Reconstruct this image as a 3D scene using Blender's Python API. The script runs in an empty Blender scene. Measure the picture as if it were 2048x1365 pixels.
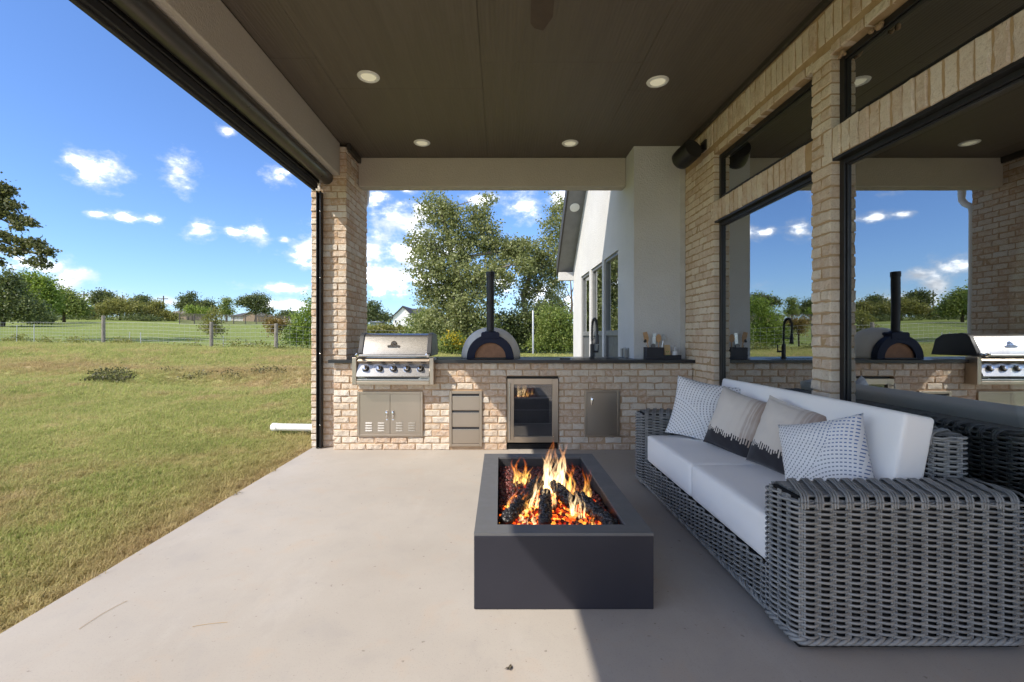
import bpy, math, random
import numpy as np
from mathutils import Vector, Matrix, Euler, noise as mnoise

random.seed(7)
RNG = np.random.default_rng(7)
S = bpy.context.scene
COL = S.collection
R = math.radians

# ------------------------------------------------------------------ camera
EYE = 1.19
cd = bpy.data.cameras.new('camera')
cd.sensor_width = 36.0
cd.lens = 911.0 / 2048 * 36
cd.shift_x = 24 / 2048
cd.shift_y = -10.5 / 2048
cd.clip_start = 0.05
cd.clip_end = 4000
cam = bpy.data.objects.new('camera', cd)
cam.location = (0, 0, EYE)
cam.rotation_euler = (R(90), 0, 0)
COL.objects.link(cam)
S.camera = cam

def px(x, y, d):
    """photo pixel at depth d -> point in the place"""
    return Vector(((x - 1000) * d / 911.0, d, EYE + (672 - y) * d / 911.0))

# ------------------------------------------------------------------ world
SKY_STRENGTH = 0.15
SUN_DIR = Vector((1.37, 1.0, -1.62)).normalized()
world = bpy.data.worlds.new('World')
S.world = world
world.use_nodes = True
wt = world.node_tree
wt.nodes.clear()
def W(t, **k):
    n = wt.nodes.new(t)
    for a, b in k.items(): setattr(n, a, b)
    return n
def wmath(op, a, b=None, c=None, clamp=False):
    n = W('ShaderNodeMath', operation=op, use_clamp=clamp)
    for i, v in enumerate((a, b, c)):
        if v is None: continue
        if isinstance(v, (int, float)): n.inputs[i].default_value = v
        else: wt.links.new(v, n.inputs[i])
    return n.outputs[0]
sky = W('ShaderNodeTexSky', sky_type='NISHITA', sun_disc=False)
sky.sun_elevation = math.asin(-SUN_DIR.z)
sky.sun_rotation = math.atan2(-SUN_DIR.x, -SUN_DIR.y)
sky.air_density = 1.0; sky.dust_density = 0.25; sky.ozone_density = 2.5; sky.altitude = 0
tc = W('ShaderNodeTexCoord')
sep = W('ShaderNodeSeparateXYZ'); wt.links.new(tc.outputs['Generated'], sep.inputs[0])
az = wmath('ARCTAN2', sep.outputs[0], sep.outputs[1])
hyp = wmath('SQRT', wmath('ADD', wmath('MULTIPLY', sep.outputs[0], sep.outputs[0]), wmath('MULTIPLY', sep.outputs[1], sep.outputs[1])))
el = wmath('ARCTAN2', sep.outputs[2], hyp)
ae = W('ShaderNodeCombineXYZ'); wt.links.new(az, ae.inputs[0]); wt.links.new(el, ae.inputs[1])
CLOUDS = [  # direction (as seen in the photo) and half extents
    (190, 340, 66, 40), (150, 325, 34, 22), (362, 348, 42, 40), (252, 434, 70, 13), (195, 430, 30, 9), (300, 438, 26, 12),
    (405, 461, 36, 21), (508, 468, 30, 20), (466, 466, 20, 13), (570, 480, 14, 8), (560, 352, 32, 20),
    (165, 550, 40, 16), (60, 530, 90, 28), (130, 570, 40, 28), (570, 577, 80, 15), (612, 505, 36, 34), (190, 600, 80, 22),
    (330, 605, 40, 12), (560, 610, 60, 16), (455, 262, 22, 10), (40, 520, 40, 20),
    (800, 440, 66, 40), (845, 430, 50, 32), (752, 395, 34, 24), (815, 382, 26, 10), (800, 502, 165, 64), (765, 548, 120, 56), (850, 556, 100, 38),
    (752, 585, 32, 12), (1042, 412, 42, 30), (1125, 392, 34, 28), (960, 395, 40, 18), (1000, 570, 60, 24), (1080, 590, 60, 26), (1150, 610, 60, 50), (900, 590, 60, 20),
    (1130, 520, 40, 14), (1400, 420, 160, 60), (1700, 330, 180, 80), (1900, 520, 160, 60), (-160, 480, 120, 50), (-420, 300, 160, 80), (-700, 420, 200, 90), (1500, 560, 150, 40),
]
def blobs(vec):
    cur = None
    for (cx, cy, hw, hh) in CLOUDS:
        u, v = (cx - 1000) / 911, (672 - cy) / 911
        a = math.atan2(u, 1); e = math.atan2(v, math.hypot(u, 1))
        ra = hw / 911 / (1 + u * u) ; rb = hh / 911 / math.hypot(u, 1)
        s = W('ShaderNodeVectorMath', operation='SUBTRACT'); wt.links.new(vec, s.inputs[0]); s.inputs[1].default_value = (a, e, 0)
        m = W('ShaderNodeVectorMath', operation='MULTIPLY'); wt.links.new(s.outputs[0], m.inputs[0]); m.inputs[1].default_value = (1 / ra, 1 / rb, 0)
        l = W('ShaderNodeVectorMath', operation='LENGTH'); wt.links.new(m.outputs[0], l.inputs[0])
        d = wmath('SUBTRACT', 1.15, l.outputs['Value'])
        cur = d if cur is None else wmath('SMOOTH_MAX', cur, d, 0.25)
    return cur
def wnoise(scale, detail, rough, vec, off=(0, 0, 0), sc=(1, 1, 1.6)):
    mp = W('ShaderNodeMapping'); mp.inputs['Location'].default_value = off; mp.inputs['Scale'].default_value = sc
    wt.links.new(vec, mp.inputs['Vector'])
    n = W('ShaderNodeTexNoise'); n.inputs['Scale'].default_value = scale; n.inputs['Detail'].default_value = detail; n.inputs['Roughness'].default_value = rough
    wt.links.new(mp.outputs[0], n.inputs['Vector'])
    return n.outputs['Fac']
gen = tc.outputs['Generated']
n1 = wnoise(20, 8, 0.62, gen)
n2 = wnoise(5.5, 6, 0.6, gen, (3, 1, 2))
n3 = wnoise(34, 6, 0.62, gen, (1, 4, 0.2))
dens = blobs(ae.outputs[0])
front = wmath('ADD', wmath('MULTIPLY', dens, 1.15), wmath('MULTIPLY', wmath('SUBTRACT', n1, 0.49), 3.6))
front = wmath('ADD', front, wmath('MULTIPLY', wmath('SUBTRACT', n3, 0.5), 1.7))
# unseen sky: denser bright cloud cover added to fill the shaded patio
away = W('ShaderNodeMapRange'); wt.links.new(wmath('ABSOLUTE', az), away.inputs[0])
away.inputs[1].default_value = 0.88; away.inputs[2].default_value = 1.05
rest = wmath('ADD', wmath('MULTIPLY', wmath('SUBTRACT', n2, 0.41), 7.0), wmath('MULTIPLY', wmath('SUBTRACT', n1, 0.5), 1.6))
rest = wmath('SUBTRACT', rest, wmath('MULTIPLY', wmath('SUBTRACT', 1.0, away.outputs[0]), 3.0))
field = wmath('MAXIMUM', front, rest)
cov = W('ShaderNodeMapRange', interpolation_type='SMOOTHSTEP'); wt.links.new(field, cov.inputs[0])
cov.inputs[1].default_value = -0.1; cov.inputs[2].default_value = 1.8
core = W('ShaderNodeMapRange', interpolation_type='SMOOTHSTEP'); wt.links.new(field, core.inputs[0])
core.inputs[1].default_value = 0.45; core.inputs[2].default_value = 1.4
cshade = W('ShaderNodeMapRange'); wt.links.new(wnoise(9, 4, 0.55, gen, (0, 2, 0.06), (1, 1, 2.4)), cshade.inputs[0])
cshade.inputs[1].default_value = 0.4; cshade.inputs[2].default_value = 0.62
thick = W('ShaderNodeMix', data_type='RGBA'); cmix = W('ShaderNodeMix', data_type='RGBA')
wt.links.new(cshade.outputs[0], thick.inputs[0]); wt.links.new(core.outputs[0], cmix.inputs[0])
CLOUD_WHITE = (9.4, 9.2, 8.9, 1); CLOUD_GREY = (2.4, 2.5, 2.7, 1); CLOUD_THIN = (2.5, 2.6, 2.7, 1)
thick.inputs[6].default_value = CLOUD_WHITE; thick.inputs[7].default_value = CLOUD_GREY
cmix.inputs[6].default_value = CLOUD_THIN; wt.links.new(thick.outputs[2], cmix.inputs[7])
tint = W('ShaderNodeMix', data_type='RGBA', blend_type='MULTIPLY'); tint.inputs[0].default_value = 1
wt.links.new(sky.outputs[0], tint.inputs[6]); tint.inputs[7].default_value = (0.30, 0.375, 0.505, 1)
smix = W('ShaderNodeMix', data_type='RGBA')
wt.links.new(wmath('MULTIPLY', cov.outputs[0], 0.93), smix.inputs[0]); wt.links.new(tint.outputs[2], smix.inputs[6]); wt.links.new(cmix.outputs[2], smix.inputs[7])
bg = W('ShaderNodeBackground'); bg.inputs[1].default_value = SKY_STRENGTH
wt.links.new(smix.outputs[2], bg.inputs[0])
wo = W('ShaderNodeOutputWorld'); wt.links.new(bg.outputs[0], wo.inputs[0])

# ------------------------------------------------------------------ sun
ld = bpy.data.lights.new('sun', 'SUN'); ld.energy = 2.0; ld.angle = R(0.53); ld.color = (1.0, 0.91, 0.78)
sun = bpy.data.objects.new('sun', ld); COL.objects.link(sun)
sun.rotation_euler = SUN_DIR.to_track_quat('-Z', 'Y').to_euler()
sun.location = (-8, -6, 12)

S.view_settings.view_transform = 'Standard'
S.view_settings.look = 'None'
S.view_settings.gamma = 1
S.view_settings.use_curve_mapping = False
S.view_settings.exposure = 1.6
S.cycles.max_bounces = 10
S.cycles.diffuse_bounces = 5
S.cycles.glossy_bounces = 5
S.cycles.transmission_bounces = 6
S.cycles.transparent_max_bounces = 16
S.cycles.sample_clamp_indirect = 8
S.cycles.use_denoising = True

# ------------------------------------------------------------------ helpers: materials
class NT:
    def __init__(s, name):
        s.m = bpy.data.materials.new(name); s.m.use_nodes = True
        s.t = s.m.node_tree; s.t.nodes.clear()
        s.out = s.t.nodes.new('ShaderNodeOutputMaterial')
    def n(s, t, ins=None, **k):
        n = s.t.nodes.new(t)
        for a, b in k.items(): setattr(n, a, b)
        for a, b in (ins or {}).items(): s.put(n.inputs[a], b)
        return n
    def put(s, sock, v):
        if isinstance(v, bpy.types.NodeSocket): s.t.links.new(v, sock)
        else: sock.default_value = v
    def math(s, op, a, b=None, c=None, clamp=False):
        n = s.n('ShaderNodeMath', operation=op, use_clamp=clamp)
        for i, v in enumerate((a, b, c)):
            if v is not None: s.put(n.inputs[i], v)
        return n.outputs[0]
    def noise(s, scale, detail=4, rough=0.55, vec=None, dist=0.0, which='Fac'):
        n = s.n('ShaderNodeTexNoise', {'Scale': scale, 'Detail': detail, 'Roughness': rough, 'Distortion': dist})
        if vec is not None: s.put(n.inputs['Vector'], vec)
        return n.outputs[which]
    def pos(s): return s.n('ShaderNodeNewGeometry').outputs['Position']
    def obj(s): return s.n('ShaderNodeTexCoord').outputs['Object']
    def uv(s): return s.n('ShaderNodeTexCoord').outputs['UV']
    def mapping(s, vec, sc=(1, 1, 1), loc=(0, 0, 0), rot=(0, 0, 0)):
        return s.n('ShaderNodeMapping', {'Vector': vec, 'Scale': sc, 'Location': loc, 'Rotation': rot}).outputs[0]
    def ramp(s, fac, stops, interp='LINEAR'):
        n = s.n('ShaderNodeValToRGB', {'Fac': fac}); e = n.color_ramp.elements; n.color_ramp.interpolation = interp
        while len(e) < len(stops): e.new(0.5)
        for i, (p, c) in enumerate(stops):
            e[i].position = p; e[i].color = (*c, 1) if len(c) == 3 else c
        return n.outputs[0]
    def mix(s, fac, a, b, mode='MIX'):
        n = s.n('ShaderNodeMix', data_type='RGBA', blend_type=mode)
        s.put(n.inputs[0], fac)
        for i, v in ((6, a), (7, b)):
            s.put(n.inputs[i], (*v, 1) if isinstance(v, tuple) and len(v) == 3 else v)
        return n.outputs[2]
    def range(s, v, a, b, c=0.0, d=1.0, smooth=False):
        n = s.n('ShaderNodeMapRange', {0: v, 1: a, 2: b, 3: c, 4: d})
        if smooth: n.interpolation_type = 'SMOOTHSTEP'
        return n.outputs[0]
    def bump(s, h, strength=0.3, dist=0.01):
        return s.n('ShaderNodeBump', {'Height': h, 'Strength': strength, 'Distance': dist}).outputs[0]
    def pbsdf(s, **k):
        b = s.n('ShaderNodeBsdfPrincipled')
        names = dict(base='Base Color', rough='Roughness', metal='Metallic', normal='Normal', spec='Specular IOR Level', emit='Emission Color', estr='Emission Strength', alpha='Alpha', coat='Coat Weight', sheen='Sheen Weight', trans='Transmission Weight', aniso='Anisotropic')
        for a, v in k.items():
            if isinstance(v, tuple) and len(v) == 3: v = (*v, 1)
            s.put(b.inputs[names[a]], v)
        s.bsdf = b
        return b.outputs[0]
    def done(s, surf=None, vol=None):
        if surf is not None: s.t.links.new(surf, s.out.inputs[0])
        if vol is not None: s.t.links.new(vol, s.out.inputs[1])
        return s.m

def simple(name, c, rough=0.5, metal=0.0, var=0.12, scale=6.0, bump=0.0, bscale=80.0, spec=0.5, wear=0.0):
    m = NT(name); v = m.pos()
    f = m.noise(scale, 5, 0.6, v)
    dark = tuple(x * (1 - var) for x in c); lite = tuple(min(1, x * (1 + var)) for x in c)
    base = m.ramp(f, [(0.3, dark), (0.7, lite)])
    rg = m.range(m.noise(scale * 2.3, 4, 0.6, v), 0.3, 0.7, max(0, rough - 0.06), min(1, rough + 0.08))
    k = dict(base=base, rough=rg, metal=metal, spec=spec)
    if bump: k['normal'] = m.bump(m.noise(bscale, 3, 0.6, v), bump, 0.004)
    return m.done(m.pbsdf(**k))

# ------------------------------------------------------------------ helpers: meshes
def mesh_np(name, v, f):
    v = np.asarray(v, dtype=np.float32); f = np.asarray(f, dtype=np.int32)
    me = bpy.data.meshes.new(name); k = f.shape[1]
    me.vertices.add(len(v)); me.vertices.foreach_set('co', v.ravel())
    me.loops.add(f.size); me.loops.foreach_set('vertex_index', f.ravel())
    me.polygons.add(len(f)); me.polygons.foreach_set('loop_start', np.arange(0, f.size, k, dtype=np.int32))
    me.polygons.foreach_set('loop_total', np.full(len(f), k, dtype=np.int32))
    me.update(calc_edges=True)
    return me

class MB:
    def __init__(s): s.v = []; s.f = []; s.mi = []
    def add(s, vs, fs):
        b = len(s.v); s.v += [tuple(p) for p in vs]; s.f += [tuple(i + b for i in f) for f in fs]
        return s
    def box(s, x0, x1, y0, y1, z0, z1):
        return s.add([(x0, y0, z0), (x1, y0, z0), (x1, y1, z0), (x0, y1, z0), (x0, y0, z1), (x1, y0, z1), (x1, y1, z1), (x0, y1, z1)],
                     [(0, 3, 2, 1), (4, 5, 6, 7), (0, 1, 5, 4), (1, 2, 6, 5), (2, 3, 7, 6), (3, 0, 4, 7)])
    def tube(s, path, r, n=10, closed=False, caps=True):
        P = [Vector(p) for p in path]; N = len(P)
        rs = r if isinstance(r, (list, tuple)) else [r] * N
        ref = None; rings = []
        for i in range(N):
            if closed: t = (P[(i + 1) % N] - P[i - 1])
            else: t = P[min(i + 1, N - 1)] - P[max(i - 1, 0)]
            t = t.normalized() if t.length > 1e-9 else Vector((0, 0, 1))
            if ref is None:
                ref = Vector((0, 0, 1)) if abs(t.z) < 0.9 else Vector((1, 0, 0))
            a = ref - t * ref.dot(t)
            if a.length < 1e-4: a = t.orthogonal()
            a.normalize(); ref = a; b = t.cross(a)
            rings.append([P[i] + (a * math.cos(2 * math.pi * k / n) + b * math.sin(2 * math.pi * k / n)) * rs[i] for k in range(n)])
        vs = [p for rg in rings for p in rg]; fs = []
        for i in range(N if closed else N - 1):
            j = (i + 1) % N
            for k in range(n):
                fs.append((i * n + k, i * n + (k + 1) % n, j * n + (k + 1) % n, j * n + k))
        if caps and not closed:
            fs.append(tuple(reversed(range(n)))); fs.append(tuple((N - 1) * n + k for k in range(n)))
        return s.add(vs, fs)
    def lathe(s, prof, c=(0, 0, 0), axis=(0, 0, 1), n=20, caps=True):
        ax = Vector(axis).normalized(); u = ax.orthogonal().normalized(); w = ax.cross(u); c = Vector(c)
        vs = []
        for (r, h) in prof:
            for k in range(n):
                a = 2 * math.pi * k / n
                vs.append(c + ax * h + (u * math.cos(a) + w * math.sin(a)) * r)
        fs = []
        for i in range(len(prof) - 1):
            for k in range(n): fs.append((i * n + k, i * n + (k + 1) % n, (i + 1) * n + (k + 1) % n, (i + 1) * n + k))
        if caps:
            fs.append(tuple(reversed(range(n)))); fs.append(tuple((len(prof) - 1) * n + k for k in range(n)))
        return s.add(vs, fs)
    def prism(s, poly, d):
        """poly: list of 3D points (planar), extruded by vector d"""
        P = [Vector(p) for p in poly]; d = Vector(d); n = len(P)
        vs = P + [p + d for p in P]
        fs = [tuple(reversed(range(n))), tuple(range(n, 2 * n))] + [(i, (i + 1) % n, n + (i + 1) % n, n + i) for i in range(n)]
        return s.add(vs, fs)
    def frame(s, x0, x1, z0, z1, w, y0, y1):
        """rectangular ring in the XZ plane"""
        s.box(x0, x0 + w, y0, y1, z0, z1); s.box(x1 - w, x1, y0, y1, z0, z1)
        s.box(x0 + w, x1 - w, y0, y1, z0, z0 + w); s.box(x0 + w, x1 - w, y0, y1, z1 - w, z1)
        return s
    def mesh(s, name, origin=(0, 0, 0)):
        o = Vector(origin); me = bpy.data.meshes.new(name)
        me.from_pydata([(p[0] - o.x, p[1] - o.y, p[2] - o.z) for p in s.v], [], s.f)
        import bmesh
        bm = bmesh.new(); bm.from_mesh(me); bmesh.ops.recalc_face_normals(bm, faces=bm.faces); bm.to_mesh(me); bm.free()
        return me

def tag(o, label=None, cat=None, group=None, kind=None):
    if label: o['label'] = label
    if cat: o['category'] = cat
    if group: o['group'] = group
    if kind: o['kind'] = kind
    return o
def thing(name, label, cat, loc=(0, 0, 0), group=None):
    o = bpy.data.objects.new(name, None); o.empty_display_size = 0.1
    o.location = loc; COL.objects.link(o)
    return tag(o, label, cat, group)
def world_loc(o):
    v = Vector(o.location)
    while o.parent: o = o.parent; v += o.location
    return v
def put(name, me, mat, parent=None, loc=(0, 0, 0), smooth=False, bevel=0.0, seg=2, label=None):
    o = bpy.data.objects.new(name, me); COL.objects.link(o)
    if mat is not None and len(me.materials) == 0: me.materials.append(mat)
    o.location = loc
    if parent is not None: o.parent = parent
    if smooth:
        me.shade_smooth()
        if smooth != 'full': me.set_sharp_from_angle(angle=R(38))
    if bevel:
        md = o.modifiers.new('edge', 'BEVEL'); md.width = bevel; md.segments = seg; md.limit_method = 'ANGLE'; md.angle_limit = R(40)
        md.harden_normals = False
    if label: o['label'] = label
    return o
def part(name, mb, mat, parent, **k):
    """mb in place coordinates, made a child of parent"""
    return put(name, mb.mesh(name, world_loc(parent)), mat, parent, **k)
def solo(name, mb, mat, label, cat, origin, group=None, **k):
    o = put(name, mb.mesh(name, origin), mat, None, origin, **k)
    return tag(o, label, cat, group)
def struct(name, mb, mat, **k):
    o = put(name, mb.mesh(name), mat, None, **k)
    o['kind'] = 'structure'
    return o
def text_mesh(txt, size, depth=0.002, shear=0.0, bold=0.0):
    c = bpy.data.curves.new('lettering', 'FONT'); c.body = txt; c.size = size; c.extrude = depth; c.shear = shear; c.offset = bold
    c.align_x = 'CENTER'; c.align_y = 'CENTER'; c.resolution_u = 3
    o = bpy.data.objects.new('lettering', c); COL.objects.link(o)
    dg = bpy.context.evaluated_depsgraph_get()
    me = bpy.data.meshes.new_from_object(o.evaluated_get(dg))
    bpy.data.objects.remove(o); bpy.data.curves.remove(c)
    return me

def sweep(paths, r, n=6, closed=False):
    """many equal-length paths (M,N,3) -> one array mesh of tubes"""
    P = np.asarray(paths, dtype=np.float64)
    if P.ndim == 2: P = P[None]
    M, N, _ = P.shape
    if closed: T = np.roll(P, -1, 1) - np.roll(P, 1, 1)
    else: T = np.gradient(P, axis=1)
    T /= np.linalg.norm(T, axis=2, keepdims=True) + 1e-9
    up = np.zeros_like(T); up[..., 2] = 1.0
    flat = np.abs(T[..., 2]) > 0.95
    up[flat] = (0.3, 1, 0)
    A = np.cross(up, T); A /= np.linalg.norm(A, axis=2, keepdims=True) + 1e-9
    B = np.cross(T, A)
    ang = np.arange(n) * 2 * np.pi / n
    V = P[:, :, None, :] + r * (np.cos(ang)[None, None, :, None] * A[:, :, None, :] + np.sin(ang)[None, None, :, None] * B[:, :, None, :])
    V = V.reshape(-1, 3)
    segs = N if closed else N - 1
    i = np.arange(segs); j = (i + 1) % N; k = np.arange(n); k2 = (k + 1) % n
    q = np.stack([i[:, None] * n + k[None], j[:, None] * n + k[None], j[:, None] * n + k2[None], i[:, None] * n + k2[None]], -1).reshape(-1, 4)
    F = (q[None] + (np.arange(M) * N * n)[:, None, None]).reshape(-1, 4)
    return V, F
class NPB:
    def __init__(s): s.V = []; s.F = []; s.c = 0
    def add(s, vf):
        v, f = vf; s.V.append(v); s.F.append(f + s.c); s.c += len(v); return s
    def mesh(s, name, origin=(0, 0, 0)):
        return mesh_np(name, np.concatenate(s.V) - np.array(origin), np.concatenate(s.F))
# ------------------------------------------------------------------ materials of the place
def lawn_colour(m, v):
    big = m.noise(0.22, 3, 0.5, v); mid = m.noise(1.1, 5, 0.6, v); fine = m.noise(9, 4, 0.6, v)
    green = m.ramp(m.math('ADD', m.math('MULTIPLY', mid, 0.6), m.math('MULTIPLY', fine, 0.4)),
                   [(0.32, (0.21, 0.275, 0.07)), (0.5, (0.36, 0.41, 0.125)), (0.68, (0.54, 0.53, 0.23))])
    dry = m.ramp(fine, [(0.3, (0.36, 0.235, 0.125)), (0.7, (0.56, 0.42, 0.25))])
    sx = m.n('ShaderNodeSeparateXYZ', {0: v})
    # worn, dry strip along the slab and in scattered patches
    edge = m.math('SUBTRACT', -2.0, sx.outputs[0])
    e = m.range(m.math('ADD', edge, m.math('MULTIPLY', m.math('SUBTRACT', mid, 0.5), 1.6)), 0.0, 0.75, 0.85, 0.0)
    yfade = m.range(sx.outputs[1], 5.5, 7.0, 1.0, 0.0)
    e = m.math('MULTIPLY', e, yfade)
    p = m.range(m.math('ADD', m.math('MULTIPLY', big, 0.5), m.math('MULTIPLY', mid, 0.5)), 0.49, 0.60, 0.0, 0.8)
    pf = m.range(sx.outputs[1], 15, 24, 1.0, 0.25)
    # the swale beyond the patio is browner
    sw = m.math('ABSOLUTE', m.math('SUBTRACT', sx.outputs[1], m.math('ADD', 11.6, m.math('MULTIPLY', sx.outputs[0], -0.14))))
    sw = m.range(m.math('ADD', sw, m.math('MULTIPLY', m.math('SUBTRACT', mid, 0.5), 3.4)), 0.0, 1.3, 0.8, 0.0)
    f = m.math('MAXIMUM', m.math('MAXIMUM', e, m.math('MULTIPLY', p, pf)), sw)
    far = m.range(sx.outputs[1], 20, 30, 0.0, 0.88)
    c = m.mix(f, green, dry)
    lush = m.ramp(mid, [(0.3, (0.125, 0.175, 0.032)), (0.7, (0.20, 0.245, 0.055))])
    return m.mix(far, c, lush), fine
def make_lawn():
    m = NT('lawn'); v = m.pos(); c, fine = lawn_colour(m, v)
    dark = m.mix(m.range(m.noise(45, 3, 0.7, v), 0.35, 0.6, 0.4, 0.0), c, (0.10, 0.10, 0.035))
    return m.done(m.pbsdf(base=dark, rough=0.9, spec=0.2, normal=m.bump(m.noise(30, 5, 0.7, v), 0.9, 0.05)))
def make_grass():
    m = NT('grass_blades'); v = m.pos(); c, fine = lawn_colour(m, v)
    rnd = m.n('ShaderNodeObjectInfo').outputs['Random']
    isl = m.n('ShaderNodeNewGeometry').outputs['Random Per Island']
    c = m.mix(m.range(rnd, 0.3, 1, 0.0, 0.45), c, (0.46, 0.43, 0.18))
    c = m.mix(m.range(isl, 0.7, 1, 0.0, 0.7), c, (0.60, 0.47, 0.26))
    c = m.mix(m.range(isl, 0.0, 0.3, 0.55, 0.0), c, (0.10, 0.16, 0.03))
    d = m.n('ShaderNodeBsdfDiffuse', {'Color': c}).outputs[0]
    t = m.n('ShaderNodeBsdfTranslucent', {'Color': c}).outputs[0]
    return m.done(m.n('ShaderNodeMixShader', {0: 0.42, 1: d, 2: t}).outputs[0])
def make_concrete():
    m = NT('concrete'); v = m.pos()
    big = m.noise(0.9, 5, 0.6, v); mid = m.noise(5, 6, 0.65, v, 0.6); fine = m.noise(160, 3, 0.6, v)
    c = m.ramp(big, [(0.3, (0.365, 0.332, 0.295)), (0.7, (0.435, 0.402, 0.362))])
    c = m.mix(m.range(mid, 0.55, 0.72, 0, 0.35), c, (0.45, 0.35, 0.265))
    c = m.mix(m.range(mid, 0.45, 0.3, 0, 0.30), c, (0.32, 0.30, 0.285))
    c = m.mix(m.range(m.noise(2.3, 6, 0.7, m.mapping(v, (1, 0.35, 1))), 0.56, 0.7, 0, 0.35), c, (0.48, 0.45, 0.415))
    c = m.mix(m.range(fine, 0.58, 0.70, 0, 0.45), c, (0.25, 0.23, 0.215))
    c = m.mix(m.range(m.noise(38, 2, 0.5, v), 0.70, 0.75, 0, 0.6), c, (0.16, 0.14, 0.12))
    c = m.mix(m.range(m.noise(14, 7, 0.8, m.mapping(v, (1, 0.5, 1)), 1.5), 0.58, 0.74, 0, 0.4), c, (0.30, 0.275, 0.25))
    trowel = m.noise(26, 4, 0.6, m.mapping(v, (1, 0.25, 1), rot=(0, 0, 0.5)))
    return m.done(m.pbsdf(base=c, rough=m.range(mid, 0.3, 0.7, 0.6, 0.85), spec=0.18, normal=m.bump(m.math('ADD', m.math('MULTIPLY', fine, 0.4), trowel), 0.12, 0.004)))
def make_brick(name, stops, white, wamt):
    m = NT(name); v = m.pos()
    oi = m.n('ShaderNodeObjectInfo').outputs['Random']; isl = m.n('ShaderNodeNewGeometry').outputs['Random Per Island']
    r = m.math('FRACT', m.math('ADD', m.math('MULTIPLY', oi, 7.31), m.math('MULTIPLY', isl, 3.17)))
    c = m.ramp(r, stops)
    n = m.noise(24, 6, 0.75, v); n2 = m.noise(85, 5, 0.75, v); n3 = m.noise(6, 3, 0.5, v)
    c = m.mix(m.range(n, 0.42, 0.62, 0, wamt), c, white)
    c = m.mix(m.range(n2, 0.56, 0.70, 0, 0.45), c, (0.36, 0.235, 0.15))
    c = m.mix(m.range(n2, 0.38, 0.30, 0, 0.8), c, (0.22, 0.15, 0.11))
    c = m.mix(m.range(n3, 0.5, 0.75, 0, 0.25), c, (0.46, 0.33, 0.22))
    c = m.mix(m.range(m.noise(42, 4, 0.7, v, 0.8), 0.57, 0.70, 0, 0.55), c, (0.40, 0.27, 0.18))
    return m.done(m.pbsdf(base=c, rough=0.92, spec=0.2, normal=m.bump(m.math('ADD', n, m.math('MULTIPLY', n2, 0.9)), 1.0, 0.009)))
def make_mortar(name, a, b):
    m = NT(name); v = m.pos(); n = m.noise(14, 5, 0.65, v); n2 = m.noise(120, 4, 0.7, v)
    c = m.ramp(n, [(0.3, a), (0.7, b)])
    c = m.mix(m.range(n2, 0.55, 0.7, 0, 0.3), c, tuple(x * 0.5 for x in a))
    return m.done(m.pbsdf(base=c, rough=0.95, spec=0.15, normal=m.bump(n2, 0.7, 0.004)))
def make_stucco(name, c, bs=150, strength=0.55):
    m = NT(name); v = m.pos()
    n = m.noise(1.3, 4, 0.6, v); f = m.noise(bs, 3, 0.6, v); w = m.n('ShaderNodeTexVoronoi', {'Vector': v, 'Scale': bs * 0.7}).outputs['Distance']
    base = m.ramp(n, [(0.3, tuple(x * 0.93 for x in c)), (0.7, tuple(x * 1.05 for x in c))])
    base = m.mix(m.range(f, 0.6, 0.72, 0, 0.25), base, tuple(x * 0.6 for x in c))
    return m.done(m.pbsdf(base=base, rough=0.9, spec=0.2, normal=m.bump(m.math('ADD', f, w), strength, 0.005)))
def make_ceiling():
    m = NT('dark_wood_panel'); v = m.pos()
    sv = m.mapping(v, (7.0, 0.35, 1)); g = m.noise(3.0, 6, 0.6, sv, 0.8)
    wv = m.n('ShaderNodeTexWave', {'Vector': m.mapping(v, (1, 0.08, 1)), 'Scale': 11, 'Distortion': 7, 'Detail': 3, 'Detail Scale': 1.4}, bands_direction='X')
    c = m.ramp(g, [(0.25, (0.09, 0.073, 0.057)), (0.75, (0.13, 0.108, 0.086))])
    c = m.mix(m.range(m.noise(60, 2, 0.5, v), 0.765, 0.785, 0, 0.55), c, (0.34, 0.32, 0.28))
    h = m.math('ADD', m.math('MULTIPLY', wv.outputs['Fac'], 0.7), m.math('MULTIPLY', g, 0.8))
    return m.done(m.pbsdf(base=c, rough=m.range(g, 0.3, 0.7, 0.42, 0.55), spec=0.35, normal=m.bump(h, 0.26, 0.007)))
def make_steel(name, c=(0.62, 0.60, 0.57), rough=0.28, axis=(1, 60, 60)):
    m = NT(name); v = m.pos()
    n = m.noise(30, 5, 0.7, m.mapping(v, axis)); b = m.noise(2.2, 3, 0.5, v)
    base = m.ramp(b, [(0.3, tuple(x * 0.9 for x in c)), (0.7, c)])
    return m.done(m.pbsdf(base=base, rough=m.range(n, 0.3, 0.7, rough - 0.06, rough + 0.1), metal=1.0, normal=m.bump(n, 0.02, 0.001)))
def make_bark(name, a, b, sc=14):
    m = NT(name); v = m.pos()
    n = m.noise(sc, 6, 0.7, m.mapping(v, (1, 1, 0.25)))
    return m.done(m.pbsdf(base=m.ramp(n, [(0.3, a), (0.7, b)]), rough=0.95, spec=0.1, normal=m.bump(n, 0.9, 0.03)))
def make_leaf(name, a, b, c, trans=0.5, gloss=0.45):
    m = NT(name)
    r = m.n('ShaderNodeNewGeometry').outputs['Random Per Island']
    cl = m.noise(0.55, 3, 0.5, m.pos())
    col = m.ramp(m.math('ADD', m.math('MULTIPLY', r, 0.65), m.math('MULTIPLY', cl, 0.35)), [(0.18, a), (0.5, b), (0.82, c)])
    p = m.pbsdf(base=col, rough=0.5, spec=gloss)
    t = m.n('ShaderNodeBsdfTranslucent', {'Color': m.mix(0.4, col, (0.16, 0.17, 0.02))}).outputs[0]
    return m.done(m.n('ShaderNodeMixShader', {0: trans, 1: p, 2: t}).outputs[0])
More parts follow.
